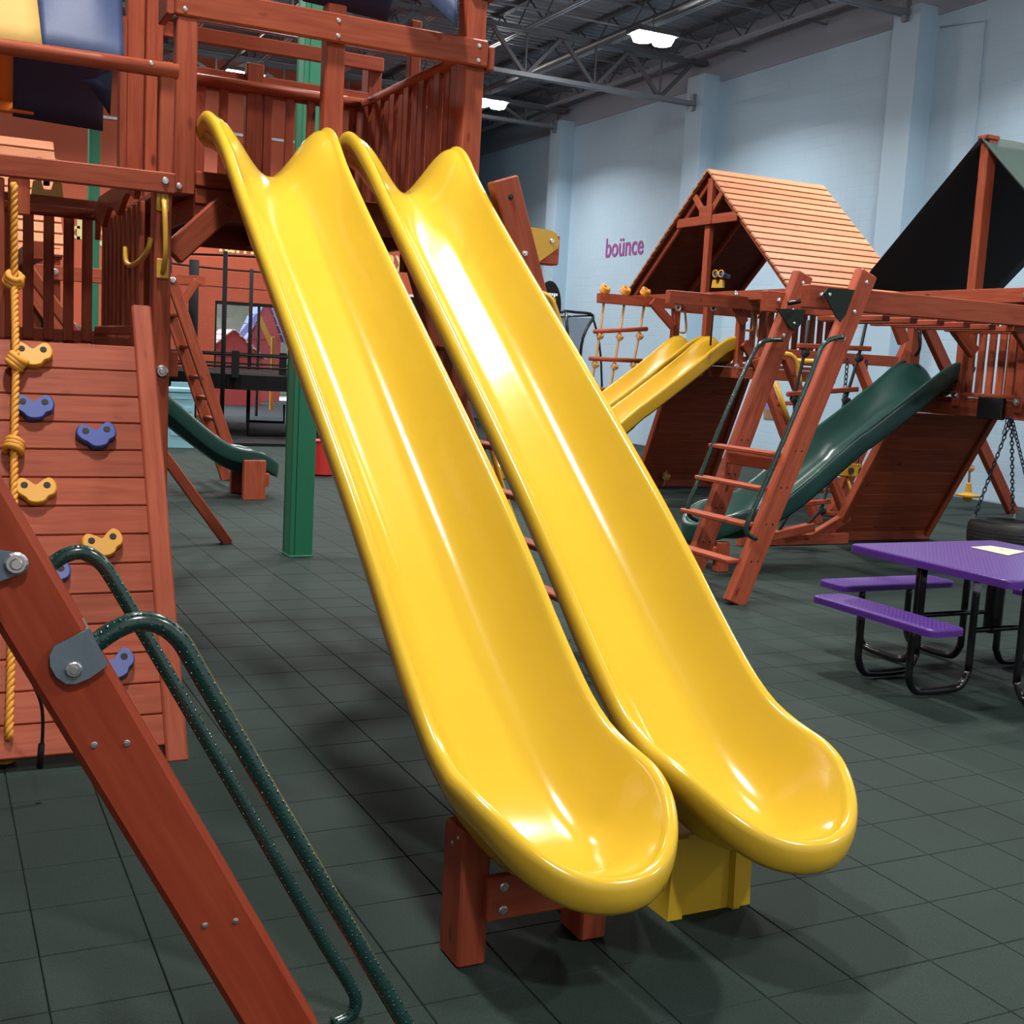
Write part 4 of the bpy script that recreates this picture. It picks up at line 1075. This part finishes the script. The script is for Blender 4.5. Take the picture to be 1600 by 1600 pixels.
def binoculars(p, s, label, heading):
    t = thing('toy_binoculars', label, 'toy binoculars', p); M = Matrix.Translation(V(p)) @ Matrix.Rotation(heading, 4, 'Z') @ Matrix.Diagonal((s, s, s, 1))
    def pt(x, y, z): return M @ V((x, y, z))
    for sx in (-.075, .075):
        tube('barrel', [pt(sx, 0, .30), pt(sx, .30, .27)], .05 * s, HBLU, t, 10)
        tube('eyepiece', [pt(sx + .065 * math.cos(a), -.01, .305 + .075 * math.sin(a)) for a in [k * math.pi / 6 for k in range(12)]], .016 * s, YELP, t, 6, True)
    tube('pivot', [pt(0, .10, .14), pt(0, .10, .27)], .03 * s, BLK, t, 8)
    v0 = [pt(-.15, .06, 0), pt(.15, .06, 0), pt(.13, .06, .16), pt(.06, .06, .18), pt(.03, .06, .08), pt(-.03, .06, .08), pt(-.06, .06, .18), pt(-.13, .06, .16)]
    plate('bracket', v0, -.08 * s, YELP, t)
q = hY(1126, 450, 12.9); binoculars((q.x - .05, q.y, q.z), .58, 'toy binoculars with yellow eyepieces on the rail under the cedar roof', -1.2)
q = hY(74, 314, 7.92); binoculars((q.x, q.y, q.z + .01), .62, 'toy binoculars on yellow bracket behind the long beam at left', 0)

# ---- black canopied playset, right edge
X2 = 8.70
r2 = thing('canopied_playset', 'redwood playset under a black and green canvas canopy at the right edge', 'playset', (9.4, 8.3, 0))
for y, z0 in ((8.93, 1.52), (8.27, 1.52), (7.56, 1.50)):
    box('post', (X2, y, z0), (X2 + .12, y + .09, 2.56), WOOD, r2)
    bolt((X2, y + .045, z0 + .10), (-1, 0, 0), .035, r2)
for x, y, z in ((10.1, 8.93, 1.46), (10.6, 6.9, 0)): box('post', (x, y, z), (x + .12, y + .09, 2.56), WOOD, r2)
box('roof_post', (X2 + .02, 8.235, 2.50), (X2 + .13, 8.335, 3.95), WOOD, r2)
box('roof_cap', (X2 - .02, 8.225, 3.95), (X2 + .14, 8.345, 3.99), WOOD, r2)
box('top_rail', (X2 - .04, 7.2, 2.47), (X2, 9.4, 2.60), WOOD, r2)
box('top_rail', (10.2, 7.2, 2.47), (10.24, 9.4, 2.60), WOOD, r2)
box('top_rail', (X2, 9.02, 2.47), (10.24, 9.06, 2.60), WOOD, r2)
bolt((X2 - .042, 7.58, 2.53), (-1, 0, 0), .04, r2)
for k in range(5):
    y = 7.70 + k * .118; box('baluster', (X2 + .03, y, 1.66), (X2 + .055, y + .075, 2.32), WOOD, r2, .003)
box('rail', (X2 + .0, 7.62, 1.62), (X2 + .06, 8.28, 1.66), WOOD, r2)
box('rail', (X2 + .02, 7.62, 2.30), (X2 + .06, 8.28, 2.38), WOOD, r2)
for i in range(10): box('deck_board', (X2 + .03, 7.5 + i * .155, 1.57), (10.2, 7.5 + i * .155 + .145, 1.605), WOOD, r2, .003)
box('deck_beam', (X2 + .02, 7.5, 1.44), (X2 + .06, 9.05, 1.57), WOOD, r2)
box('deck_beam', (X2 + .02, 9.01, 1.44), (10.2, 9.05, 1.57), WOOD, r2)
box('deck_beam', (X2 + .02, 7.48, 1.44), (10.2, 7.52, 1.57), WOOD, r2)
a, b = hX(1532, 618, X2 - .0), hX(1568, 650, X2)
box('tyre_swing_mount', (X2 - .03, b.y, 1.43), (X2 + .02, a.y, 1.63), BLK, r2)
bar('knee_brace', hY(1576, 490, 7.35), hY(1612, 545, 7.35), .06, .13, WOOD, r2)
bar('knee_brace', hY(1487, 505, 8.05), hY(1522, 552, 8.05), .06, .12, WOOD, r2)
bar('knee_brace', hY(1395, 490, 8.9), hY(1412, 535, 8.9), .06, .12, WOOD, r2)
tube('grab_handle', [hX(1430, 513, X2), hX(1437, 520, X2), hX(1437, 545, X2), hX(1430, 556, X2)], .016, BLK, r2, 6, False, 3)
AP = 3.97
canopy('c3', [('black_panel', ((X2 - .03, 9.75, 2.66), (10.6, 9.75, 2.66), (10.6, 8.29, AP), (X2 - .03, 8.29, AP)), CBLK, 0)], r2)
canopy('c4', [('green_panel', ((X2 - .03, 6.85, 2.64), (10.6, 6.85, 2.64), (10.6, 8.29, AP + .006), (X2 - .03, 8.29, AP + .006)), CGRN, .03)], r2)
canopy('c5', [('black_lining', ((X2 - .028, 6.88, 2.64), (10.6, 6.88, 2.64), (10.6, 8.285, AP - .012), (X2 - .028, 8.285, AP - .012)), CBLK, .02)], r2)
ramp('climbing_ramp', 'large dark underside of plank climbing ramp, behind the purple picnic table', 8.72, 10.04, 9.06, 1.42, 9.86, 11)
far_slide('scoop_slide', 'dark green slide coming down behind the monkey bar ladder', 'slide', None, 8.80, 8.66, 1.655, GRN, -1, .30, 1.10)
q = hY(1107, 850, 8.62)
sp = thing('slide_support', 'short wooden trestle under the lower end of the green slide', 'trestle', (q.x, 8.62, 0))
for y in (8.42, 8.84): box('post', (q.x - .06, y - .04, 0), (q.x + .06, y + .04, .26), WOOD, sp)
box('board', (q.x - .10, 8.40, .10), (q.x - .06, 8.86, .22), WOOD, sp)
fr = thing('playset_base', 'low redwood base frame with brace on the floor beside the big ramp', 'frame', (8.3, 9.8, 0))
box('sill', (7.35, 9.62, 0), (8.75, 9.70, .11), WOOD, fr)
bar('brace', hY(1268, 840, 9.66), hY(1325, 806, 9.75), .08, .11, WOOD, fr)
bar('cross_bar', hY(1205, 838, 9.5), hY(1270, 823, 9.5), .09, .09, WOOD, fr)
# black rope ladder behind the stringer
rl = thing('rope_ladder', 'black knotted rope ladder with wooden rungs under the monkey bars', 'rope ladder', (8, 9.5, 0))
for xs in (((1355, 498), (1342, 556), (1322, 622), (1305, 700), (1297, 742), (1284, 795), (1256, 826)), ((1263, 500), (1258, 548), (1241, 620), (1243, 700), (1250, 765), (1240, 790), (1216, 832))):
    pts = [hY(px, py, 9.5) for px, py in xs]; tube('rope', pts, .017, ROPEB, rl, 6)
    for p in pts[1:-1]: knot(p - V((0, 0, .02)), .035, ROPEB, rl)
for (ax, ay), (bx, by_) in (((1246, 540), (1360, 545)), ((1230, 616), (1340, 608)), ((1270, 730), (1317, 731)), ((1224, 790), (1297, 783))):
    bar('rung', hY(ax, ay, 9.5), hY(bx, by_, 9.5), .05, .05, WOOD, rl)
# wooden swing frame with ladder end and yellow baby swing
sf = thing('swing_ladder_frame', 'wooden A-frame ladder end of a swing set seen through the monkey bar ladder', 'swing frame', (9.3, 11.3, 0))
for xs in (((1183, 560), (1277, 826)), ((1228, 560), (1327, 815)), ((1338, 560), (1390, 690))):
    a, b = hY(*xs[0], 11.5), hY(*xs[1], 11.0); 
    if xs[1][1] > 800: b.z = 0.0
    bar('leg', a, b, .09, .13, WOOD, sf, V((0, 1, .3)))
for (ax, ay), (bx, by_) in (((1213, 630), (1258, 630)), ((1225, 662), (1270, 662)), ((1245, 725), (1290, 725)), ((1258, 767), (1306, 767)), ((1272, 803), (1320, 803))):
    bar('rung', hY(ax, ay, 11.3), hY(bx, by_, 11.3), .06, .05, WOOD, sf)
q = hY(1180, 560, 11.5); q2 = hY(1400, 560, 11.5); box('beam', (q.x, 11.45, q.z), (q2.x, 11.55, q.z + .13), WOOD, sf)
tube('yellow_bar', [hY(1212, 598, 11.2), hY(1236, 670, 11.2)], .03, YELP, sf, 8)
tube('yellow_bar', [hY(1217, 553, 11.2), hY(1236, 555, 11.2), hY(1246, 570, 11.2), hY(1250, 600, 11.2)], .03, YELP, sf, 8, False, 3)
tube('yellow_bar', [hY(1246, 564, 11.2), hY(1306, 566, 11.2)], .03, YELP, sf, 8)
bsw = thing('bucket_swing', 'yellow plastic bucket swing seat hanging below the green slide', 'swing', hY(1325, 745, 11.4))
c = hY(1325, 722, 11.4)
box('back', c + V((-.12, .08, -.05)), c + V((.12, .12, .22)), YELP, bsw, .02)
seat = lathe_mesh('seat', [(.10, -.16), (.15, -.14), (.17, -.02), (.18, 0), (.15, 0), (.14, -.10), (.01, -.11)], 14)
obj('seat', seat, YELP, bsw, Matrix.Translation(c - V((0, 0, .02))))
for s in (-1, 1):
    obj('leg_hole', lathe_mesh('h', [(.04, 0), (.04, .02)], 10), DARK, bsw, frame(c + V((s * .075, -.145, -.09)), V((1, 0, 0)), V((0, -1, 0))))
    chain('chain', c + V((s * .15, 0, .0)), c + V((s * .15, 0, 1.25)), bsw, .08, .007)
tube('foot_rope', [c + V((-.05, -.05, -.15)), c + V((.02, -.1, -.4)), c + V((.12, -.1, -.45))], .02, YELP, bsw, 6)
# tyre swing
tc_ = hY(1569, 834, 7.75)
ts = thing('tyre_swing', 'black rubber tyre hanging flat on chains behind the purple table', 'tyre swing', (tc_.x, tc_.y, tc_.z - .1))
prof = []
for k in range(24):
    a = 2 * math.pi * k / 24; ca, sa = math.cos(a), math.sin(a)
    prof.append((.235 + .085 * math.copysign(abs(ca) ** .6, ca), .125 * math.copysign(abs(sa) ** .6, sa)))
vs, fs = [], []; NR = 40
for k in range(NR):
    a = 2 * math.pi * k / NR
    for j, (r, z) in enumerate(prof):
        rr_ = r + (.004 if (k % 2 and r > .29) else 0); vs.append((rr_ * math.cos(a), rr_ * math.sin(a), z))
n = len(prof)
for k in range(NR):
    for j in range(n): fs.append((k * n + j, ((k + 1) % NR) * n + j, ((k + 1) % NR) * n + (j + 1) % n, k * n + (j + 1) % n))
obj('tyre', mesh('tyre', vs, fs, True), RUB, ts, Matrix.Translation(tc_))
for r in (.308,):
    for z in (-.03, .0, .03): tube('tread_groove', [tc_ + V(((.322) * math.cos(a), .322 * math.sin(a), z)) for a in [k * math.pi / 16 for k in range(32)]], .004, RUB, ts, 4, True)
top_ = V((X2 + .02, 7.66, 1.46))
for px, py in ((1523, 802), (1583, 803), (1620, 810)):
    p = hY(px, py, tc_.y + (.16 if px < 1600 else -.1)); p.z = tc_.z + .13
    chain('chain', p, top_, ts, .055, .0055)
    obj('clip', boxm('clip', (p.x - .02, p.y - .015, p.z - .02), (p.x + .02, p.y + .015, p.z + .03)), STEEL, ts)
chain('spare_chain', top_ + V((.0, .04, 0)), top_ + V((-.02, .05, -.16)), ts, .055, .0055)
# disc swing and far A-frame by the wall
dk = hY(1512, 774, 12.1)
ds = thing('disc_swing', 'yellow disc swing on a knotted rope near the wall base', 'swing', dk)
obj('disc', lathe_mesh('disc', [(.02, -.09), (.055, -.075), (.065, -.03), (.165, -.015), (.17, .01), (.07, .03), (.05, .045), (.035, .17), (.02, .18)], 22), YELP, ds, Matrix.Translation(dk))
tube('rope', [dk + V((0, 0, .17)), hY(1516, 722, 12.1), hY(1518, 700, 12.1), hY(1526, 600, 12.1), hY(1532, 520, 12.1)], .016, ROPET, ds, 6)
for py in (707, 731): knot(hY(1516, py, 12.1), .045, ROPET, ds)
af = thing('swing_stand', 'redwood swing frame leg standing between ramp and blue wall', 'swing frame', (12, 11.63, 0))
a, b = hY(1440, 493, 11.63), hY(1583, 806, 11.63); b.z = 0; bar('leg', a, b, .10, .15, WOOD, af, V((1, 0, 0)))
a2 = hY(1440, 493, 11.63); bar('leg', a2, V((a2.x - 1.2, 11.63, 0)), .10, .15, WOOD, af, V((1, 0, 0)))
box('beam', (a.x - .05, 9.9, a.z - .02), (a.x + .05, 13.4, a.z + .13), WOOD, af)
q = hY(1532, 520, 12.1); box('swing_arm', (a.x, 12.05, a.z + .0), (q.x + .1, 12.15, a.z + .1), WOOD, af)

# ---- picnic table
pt = thing('picnic_table', 'purple perforated square picnic table with benches on black tube legs', 'picnic table', (5.62, 4.91, 0))
def slab(name, x0, x1, y0, y1, z, th, rad, parent):
    pts = []
    for cx_, cy_, a0_ in ((x1 - rad, y1 - rad, 0), (x0 + rad, y1 - rad, 90), (x0 + rad, y0 + rad, 180), (x1 - rad, y0 + rad, 270)):
        for k in range(6): a = math.radians(a0_ + k * 18); pts.append((cx_ + rad * math.cos(a), cy_ + rad * math.sin(a)))
    n = len(pts); cxm, cym = (x0 + x1) / 2, (y0 + y1) / 2; vs = []; fs = []
    for k, zz in ((1, -th), (1, -.010), (.997, -.003), (.985, 0)):
        for (x, y) in pts: vs.append(((x - cxm) * k if abs(k - 1) < 1e-6 else (x - cxm) - math.copysign(min(abs(x - cxm), (1 - k) * .6), x - cxm), (y - cym) if abs(k - 1) < 1e-6 else (y - cym) - math.copysign(min(abs(y - cym), (1 - k) * .6), y - cym), zz))
    for r in range(3):
        for i in range(n): fs.append((r * n + i, r * n + (i + 1) % n, r * n + n + (i + 1) % n, r * n + n + i))
    M = Matrix.Translation((cxm, cym, z))
    o = obj(name, mesh(name, vs, fs), PURP, parent, M)
    vs2 = [V((v[0], v[1], .0006)) for v in vs[3 * n:]]
    obj('perforated_surface', mesh('top', vs2, [tuple(range(n))]), PERF, o, M)
    return o
slab('table_top', 5.02, 6.24, 4.31, 5.52, .74, .045, .05, pt)
BZ = .45
slab('bench_seat', 4.71, 4.965, 4.50, 5.46, BZ, .04, .05, pt)
slab('bench_seat', 6.30, 6.555, 4.45, 5.41, BZ, .04, .05, pt)
slab('bench_seat', 5.12, 6.08, 5.64, 5.885, BZ, .04, .05, pt)
slab('bench_seat', 5.12, 6.08, 3.95, 4.195, BZ, .04, .05, pt)
def uleg(bx, by_, tx, ty):
    a = V((bx, by_, BZ - .03)); b = V((tx, ty, .70)); d = V((tx - bx, ty - by_, 0)).normalized(); r = .03
    pts = [a, V((bx, by_, .17)), V((bx, by_, .12)) + d * .005, V((bx, by_, .055)) + d * .04, V((bx, by_, r)) + d * .11, V((tx, ty, r)) - d * .11, V((tx, ty, .055)) - d * .04, V((tx, ty, .12)) - d * .005, V((tx, ty, .17)), b]
    tube('leg', pts, .0215, BLK, pt, 12, False, 4)
for y in (4.77, 5.17): uleg(4.85, y, 5.30, y); uleg(6.42, y, 5.96, y)
for x in (5.40, 5.80): uleg(x, 5.77, x, 5.30); uleg(x, 4.07, x, 4.52)
for y in (4.77, 5.17): tube('cross_tube', [(5.30, y, .36), (5.96, y, .36)], .016, BLK, pt, 8)
obj('centre_column', lathe_mesh('col', [(.05, .30), (.05, .70)], 16), BLK, pt, Matrix.Translation((5.62, 4.92, 0)))
q = hY(1560, 924, 4.75); tube('leg_sticker', [V((5.30, 4.768, .585)), V((5.30, 4.768, .635))], .0225, WHITE, pt, 12)
cs = [hZ(px, py, .743) for px, py in ((1516, 855), (1548, 853), (1603, 862), (1575, 868))]
pp = plate('paper_sheet', cs, .0015, PAPER); tag(pp, 'cream sheet of paper lying on the purple table top', 'paper')
obj('paper_mark', lathe_mesh('m', [(.012, 0), (.012, .001)], 10), DARK, pp, Matrix.Translation(sum(cs, V()) / 4 + V((.03, 0, .0005))))

# ---- basketball board and rebound net by the wall
q = hY(857, 480, 21.5)
bb = thing('toy_basketball_board', 'black oval toy basketball board with yellow square near the wall', 'backboard', (q.x, 21.5, 0))
M = Matrix.Translation((q.x, 21.5, q.z)) @ Matrix.Rotation(math.pi / 2, 4, 'X') @ Matrix.Diagonal((.27, .52, 1, 1))
obj('board', lathe_mesh('board', [(1, 0), (1, .03), (.94, .04)], 30), BLKM, bb, M)
a, b = hY(862, 464, 21.44), hY(866, 500, 21.44)
joined('yellow_square', [((q.x - .02, 21.43, b.z), (q.x + .12, 21.45, b.z + .03)), ((q.x + .10, 21.43, b.z), (q.x + .12, 21.45, a.z)), ((q.x - .02, 21.43, a.z - .03), (q.x + .12, 21.45, a.z))], YELP, bb)
joined('white_lettering', [((q.x - .18 + i * .05, 21.44, hY(850, 461, 21.44).z - .02 * (i % 2)), (q.x - .145 + i * .05, 21.455, hY(850, 461, 21.44).z + .05)) for i in range(7)], WHITE, bb)
tube('pole', [(q.x, 21.55, 0), (q.x, 21.55, q.z - .3)], .05, BLK, bb, 8)
rn = thing('rebound_net', 'dark sports rebound net on a thin curved frame against the blue wall', 'sports net', hY(905, 700, 21.0))
gp = [(877, 489), (882, 486), (900, 488), (922, 490), (927, 497), (920, 508), (911, 528), (907, 555), (908, 585), (915, 640), (921, 690)]
P = [hY(px, py, 21.0) for px, py in gp]
tube('net_frame', P, .03, BLK, rn, 6, False, 2)
tube('net_frame', [hY(925, 492, 21.0), hY(933, 520, 21.0), hY(939, 560, 21.0), hY(941, 640, 21.0), hZ(941, 696, 0)], .022, BLK, rn, 6, False, 2)
tube('net_frame', [hY(876, 495, 21.0), hY(925, 493, 21.0)], .022, BLK, rn, 6)
tube('net_frame', [hY(884, 487, 20.9), hY(887, 520, 20.9), hY(889, 600, 20.9), hY(891, 696, 20.9)], .03, BLK, rn, 6)
vs = [hY(875, 496, 21.02)] + [hY(px, py, 21.02) for px, py in gp[4:]] + [hY(890, 640, 21.02), hY(872, 560, 21.02)]
n = len(vs); o_ = vs[0].copy(); Mn = Matrix.Translation(o_)
obj('net', mesh('net', [v - o_ for v in vs], [tuple(range(n))]), NET, rn, Mn)

# ---- trampoline far left
tcx, tcy, tr, tz = 6.25, 24.6, 2.3, hY(360, 590, 22.4).z
tp_ = thing('trampoline', 'black trampoline with net enclosure poles in front of the window', 'trampoline', (tcx, tcy, 0))
obj('mat', lathe_mesh('mat', [(tr, -.02), (tr, .02), (.1, .02)], 32), BLKM, tp_, Matrix.Translation((tcx, tcy, tz)))
obj('skirt', lathe_mesh('skirt', [(tr + .02, -.22), (tr + .05, .06), (tr - .25, .09)], 32), BLKM, tp_, Matrix.Translation((tcx, tcy, tz)))
htop = hY(348, 392, tcy - tr).z
for k, (px, yy) in enumerate(((348, 22.32), (389, 26.82), (300, 25.4), (262, 23.3), (452, 22.9), (500, 25.2))):
    q = hY(px, 590, yy); x, y = q.x, q.y
    tube('pole', [(x, y, 0), (x, y, htop)], .042 if px != 300 else .10, BLKM, tp_, 8)
    d = V((tcx - x, tcy - y, 0)).normalized(); sd_ = V((-d.y, d.x, 0)) * .8
    tube('leg', [(x, y, .45), (x, y, .1), (x, y, .04), (x + sd_.x, y + sd_.y, .04), (x + sd_.x, y + sd_.y, .45)], .035, BLKM, tp_, 6)
for px, yy in ((367, 22.4), (441, 22.6)): q = hY(px, 590, yy); box('clamp', (q.x - .07, yy - .03, tz), (q.x + .07, yy, tz + .5), BLKM, tp_)
for z in (htop - .05, tz + .42, tz + .2):
    tube('net_band', [V((tcx + tr * math.cos(a), tcy + tr * math.sin(a), z)) for a in [k * math.pi / 16 for k in range(32)]], .022, BLKM, tp_, 5, True)
obj('net', lathe_mesh('net', [(tr, tz), (tr, htop - .1)], 32), NETF, tp_, Matrix.Translation((tcx, tcy, 0)))
me = bpy.data.objects['net.001'].data if 'net.001' in bpy.data.objects else None
if me:
    bm = bmesh.new(); bm.from_mesh(me); bmesh.ops.delete(bm, geom=[f for f in bm.faces if len(f.verts) > 4], context='FACES'); bm.to_mesh(me); bm.free()
mt = obj('floor_mat', boxm('floor_mat', (4.3, 20.6, 0), (9.6, 22.0, .05)), BLKM); tag(mt, 'thin black mat on the floor in front of the trampoline', 'mat')
q = hZ(508, 745, 0); rb = thing('red_bin', 'red round bin on the floor behind the green column', 'bin', (q.x, q.y, 0))
obj('body', lathe_mesh('body', [(.10, .0), (.155, .02), (.17, .46), (.16, .48)], 18), RED, rb, Matrix.Translation((q.x + .02, q.y + .2, 0)))
obj('rim', lathe_mesh('rim', [(.17, 0), (.182, .01), (.182, .03), (.16, .035)], 18), RED, rb, Matrix.Translation((q.x + .02, q.y + .2, .46)))
a, b = hY(262, 612, 20), hY(304, 640, 20)
sb_ = thing('storage_box', 'pale blue storage box far left behind the green slide', 'box', ((a.x + b.x) / 2, 20, 0))
box('body', (a.x, 20, 0), (b.x, 20.6, a.z), PALEB, sb_); box('lid', (a.x - .03, 19.97, a.z), (b.x + .03, 20.63, a.z + .06), PALEB, sb_)
for k in range(5): box('ridge', (a.x + .05, 19.985, .2 + k * .2), (b.x - .05, 20, .28 + k * .2), PALEB, sb_)

# ---- third playset, far left
r3 = thing('far_playset', 'redwood playset with board roof seen through the left railing', 'playset', (.6, 14, 0))
qa, qb = hY(82, 222, 14.65), hY(101, 402, 13.35)
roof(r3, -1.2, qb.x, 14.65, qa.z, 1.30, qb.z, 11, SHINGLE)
YP = 13.45
for px in (86, 57, 20): q = hY(px, 430, YP); box('post', (q.x - .05, YP - .04, 0), (q.x + .05, YP + .05, 2.62), WOOD, r3)
q = hY(98, 428, YP - .08); ql = hY(165, 436, YP - .08)
bm_ = box('beam', (-.6, YP - .12, q.z - .07), (2.2, YP - .06, q.z + .08), WOOD, r3)
bolt(hY(86, 425, YP - .12), (0, -1, 0), .035, bm_)
bar('brace', hY(47, 450, YP - .1), hY(104, 532, YP - .1), .06, .15, WOOD, r3)
box('rail', (-.6, YP - .05, 1.60), (1.15, YP, 1.76), WOOD, r3)
for k in range(9): box('deck_board', (-.6, YP + k * .15, 1.55), (1.15, YP + k * .15 + .14, 1.60), WOOD, r3, .003)
for x in (-.5, 1.05): box('post', (x, 14.7, 0), (x + .1, 14.8, 2.9), WOOD, r3)
far_slide('scoop_slide', 'dark green slide far left, ending near the green column', 'slide', None, 1.2, 13.72, 1.66, GRN, 1, .27)
q = hY(396, 755, 13.42)
sp = thing('slide_support', 'short wooden posts under the far left green slide', 'trestle', (q.x, 13.7, 0))
for y in (13.38, 13.98): box('post', (q.x - .13, y - .04, 0), (q.x + .12, y + .05, .45), WOOD, sp)
box('board', (q.x + .12, 13.36, .15), (q.x + .17, 14.0, .30), WOOD, sp)
ld3 = thing('far_ladder', 'leaning redwood ladder far left, above the dark green slide', 'ladder', (3.4, 15, 0))
for Y, (a, b) in ((14.6, ((266, 432), (378, 762))), (15.36, ((246, 430), (354, 748)))):
    t_, f_ = hY(*a, Y), hY(*b, Y); f_.z = 0; st = bar('stringer', f_, t_, .08, .13, WOOD, ld3, V((1, 0, 0)))
    bolt(t_ + V((.02, -.05, -.04)), (0, -1, 0), .035, st)
t_, f_ = hY(266, 432, 14.6), hY(378, 762, 14.6); f_.z = 0
for py in (490, 540, 588, 621, 655, 688, 722): q = f_.lerp(t_, (762 - py) / 330); bar('rung', (q.x, 14.63, q.z), (q.x, 15.36, q.z), .09, .04, WOOD, ld3)
q0, q1 = hY(250, 436, 14.7), hY(320, 440, 14.7); box('beam', (q0.x - .6, 14.66, q1.z - .06), (q1.x, 14.74, q1.z + .06), WOOD, ld3)
bar('brace', hY(308, 438, 14.64), hY(282, 476, 14.64), .05, .10, WOOD, ld3)
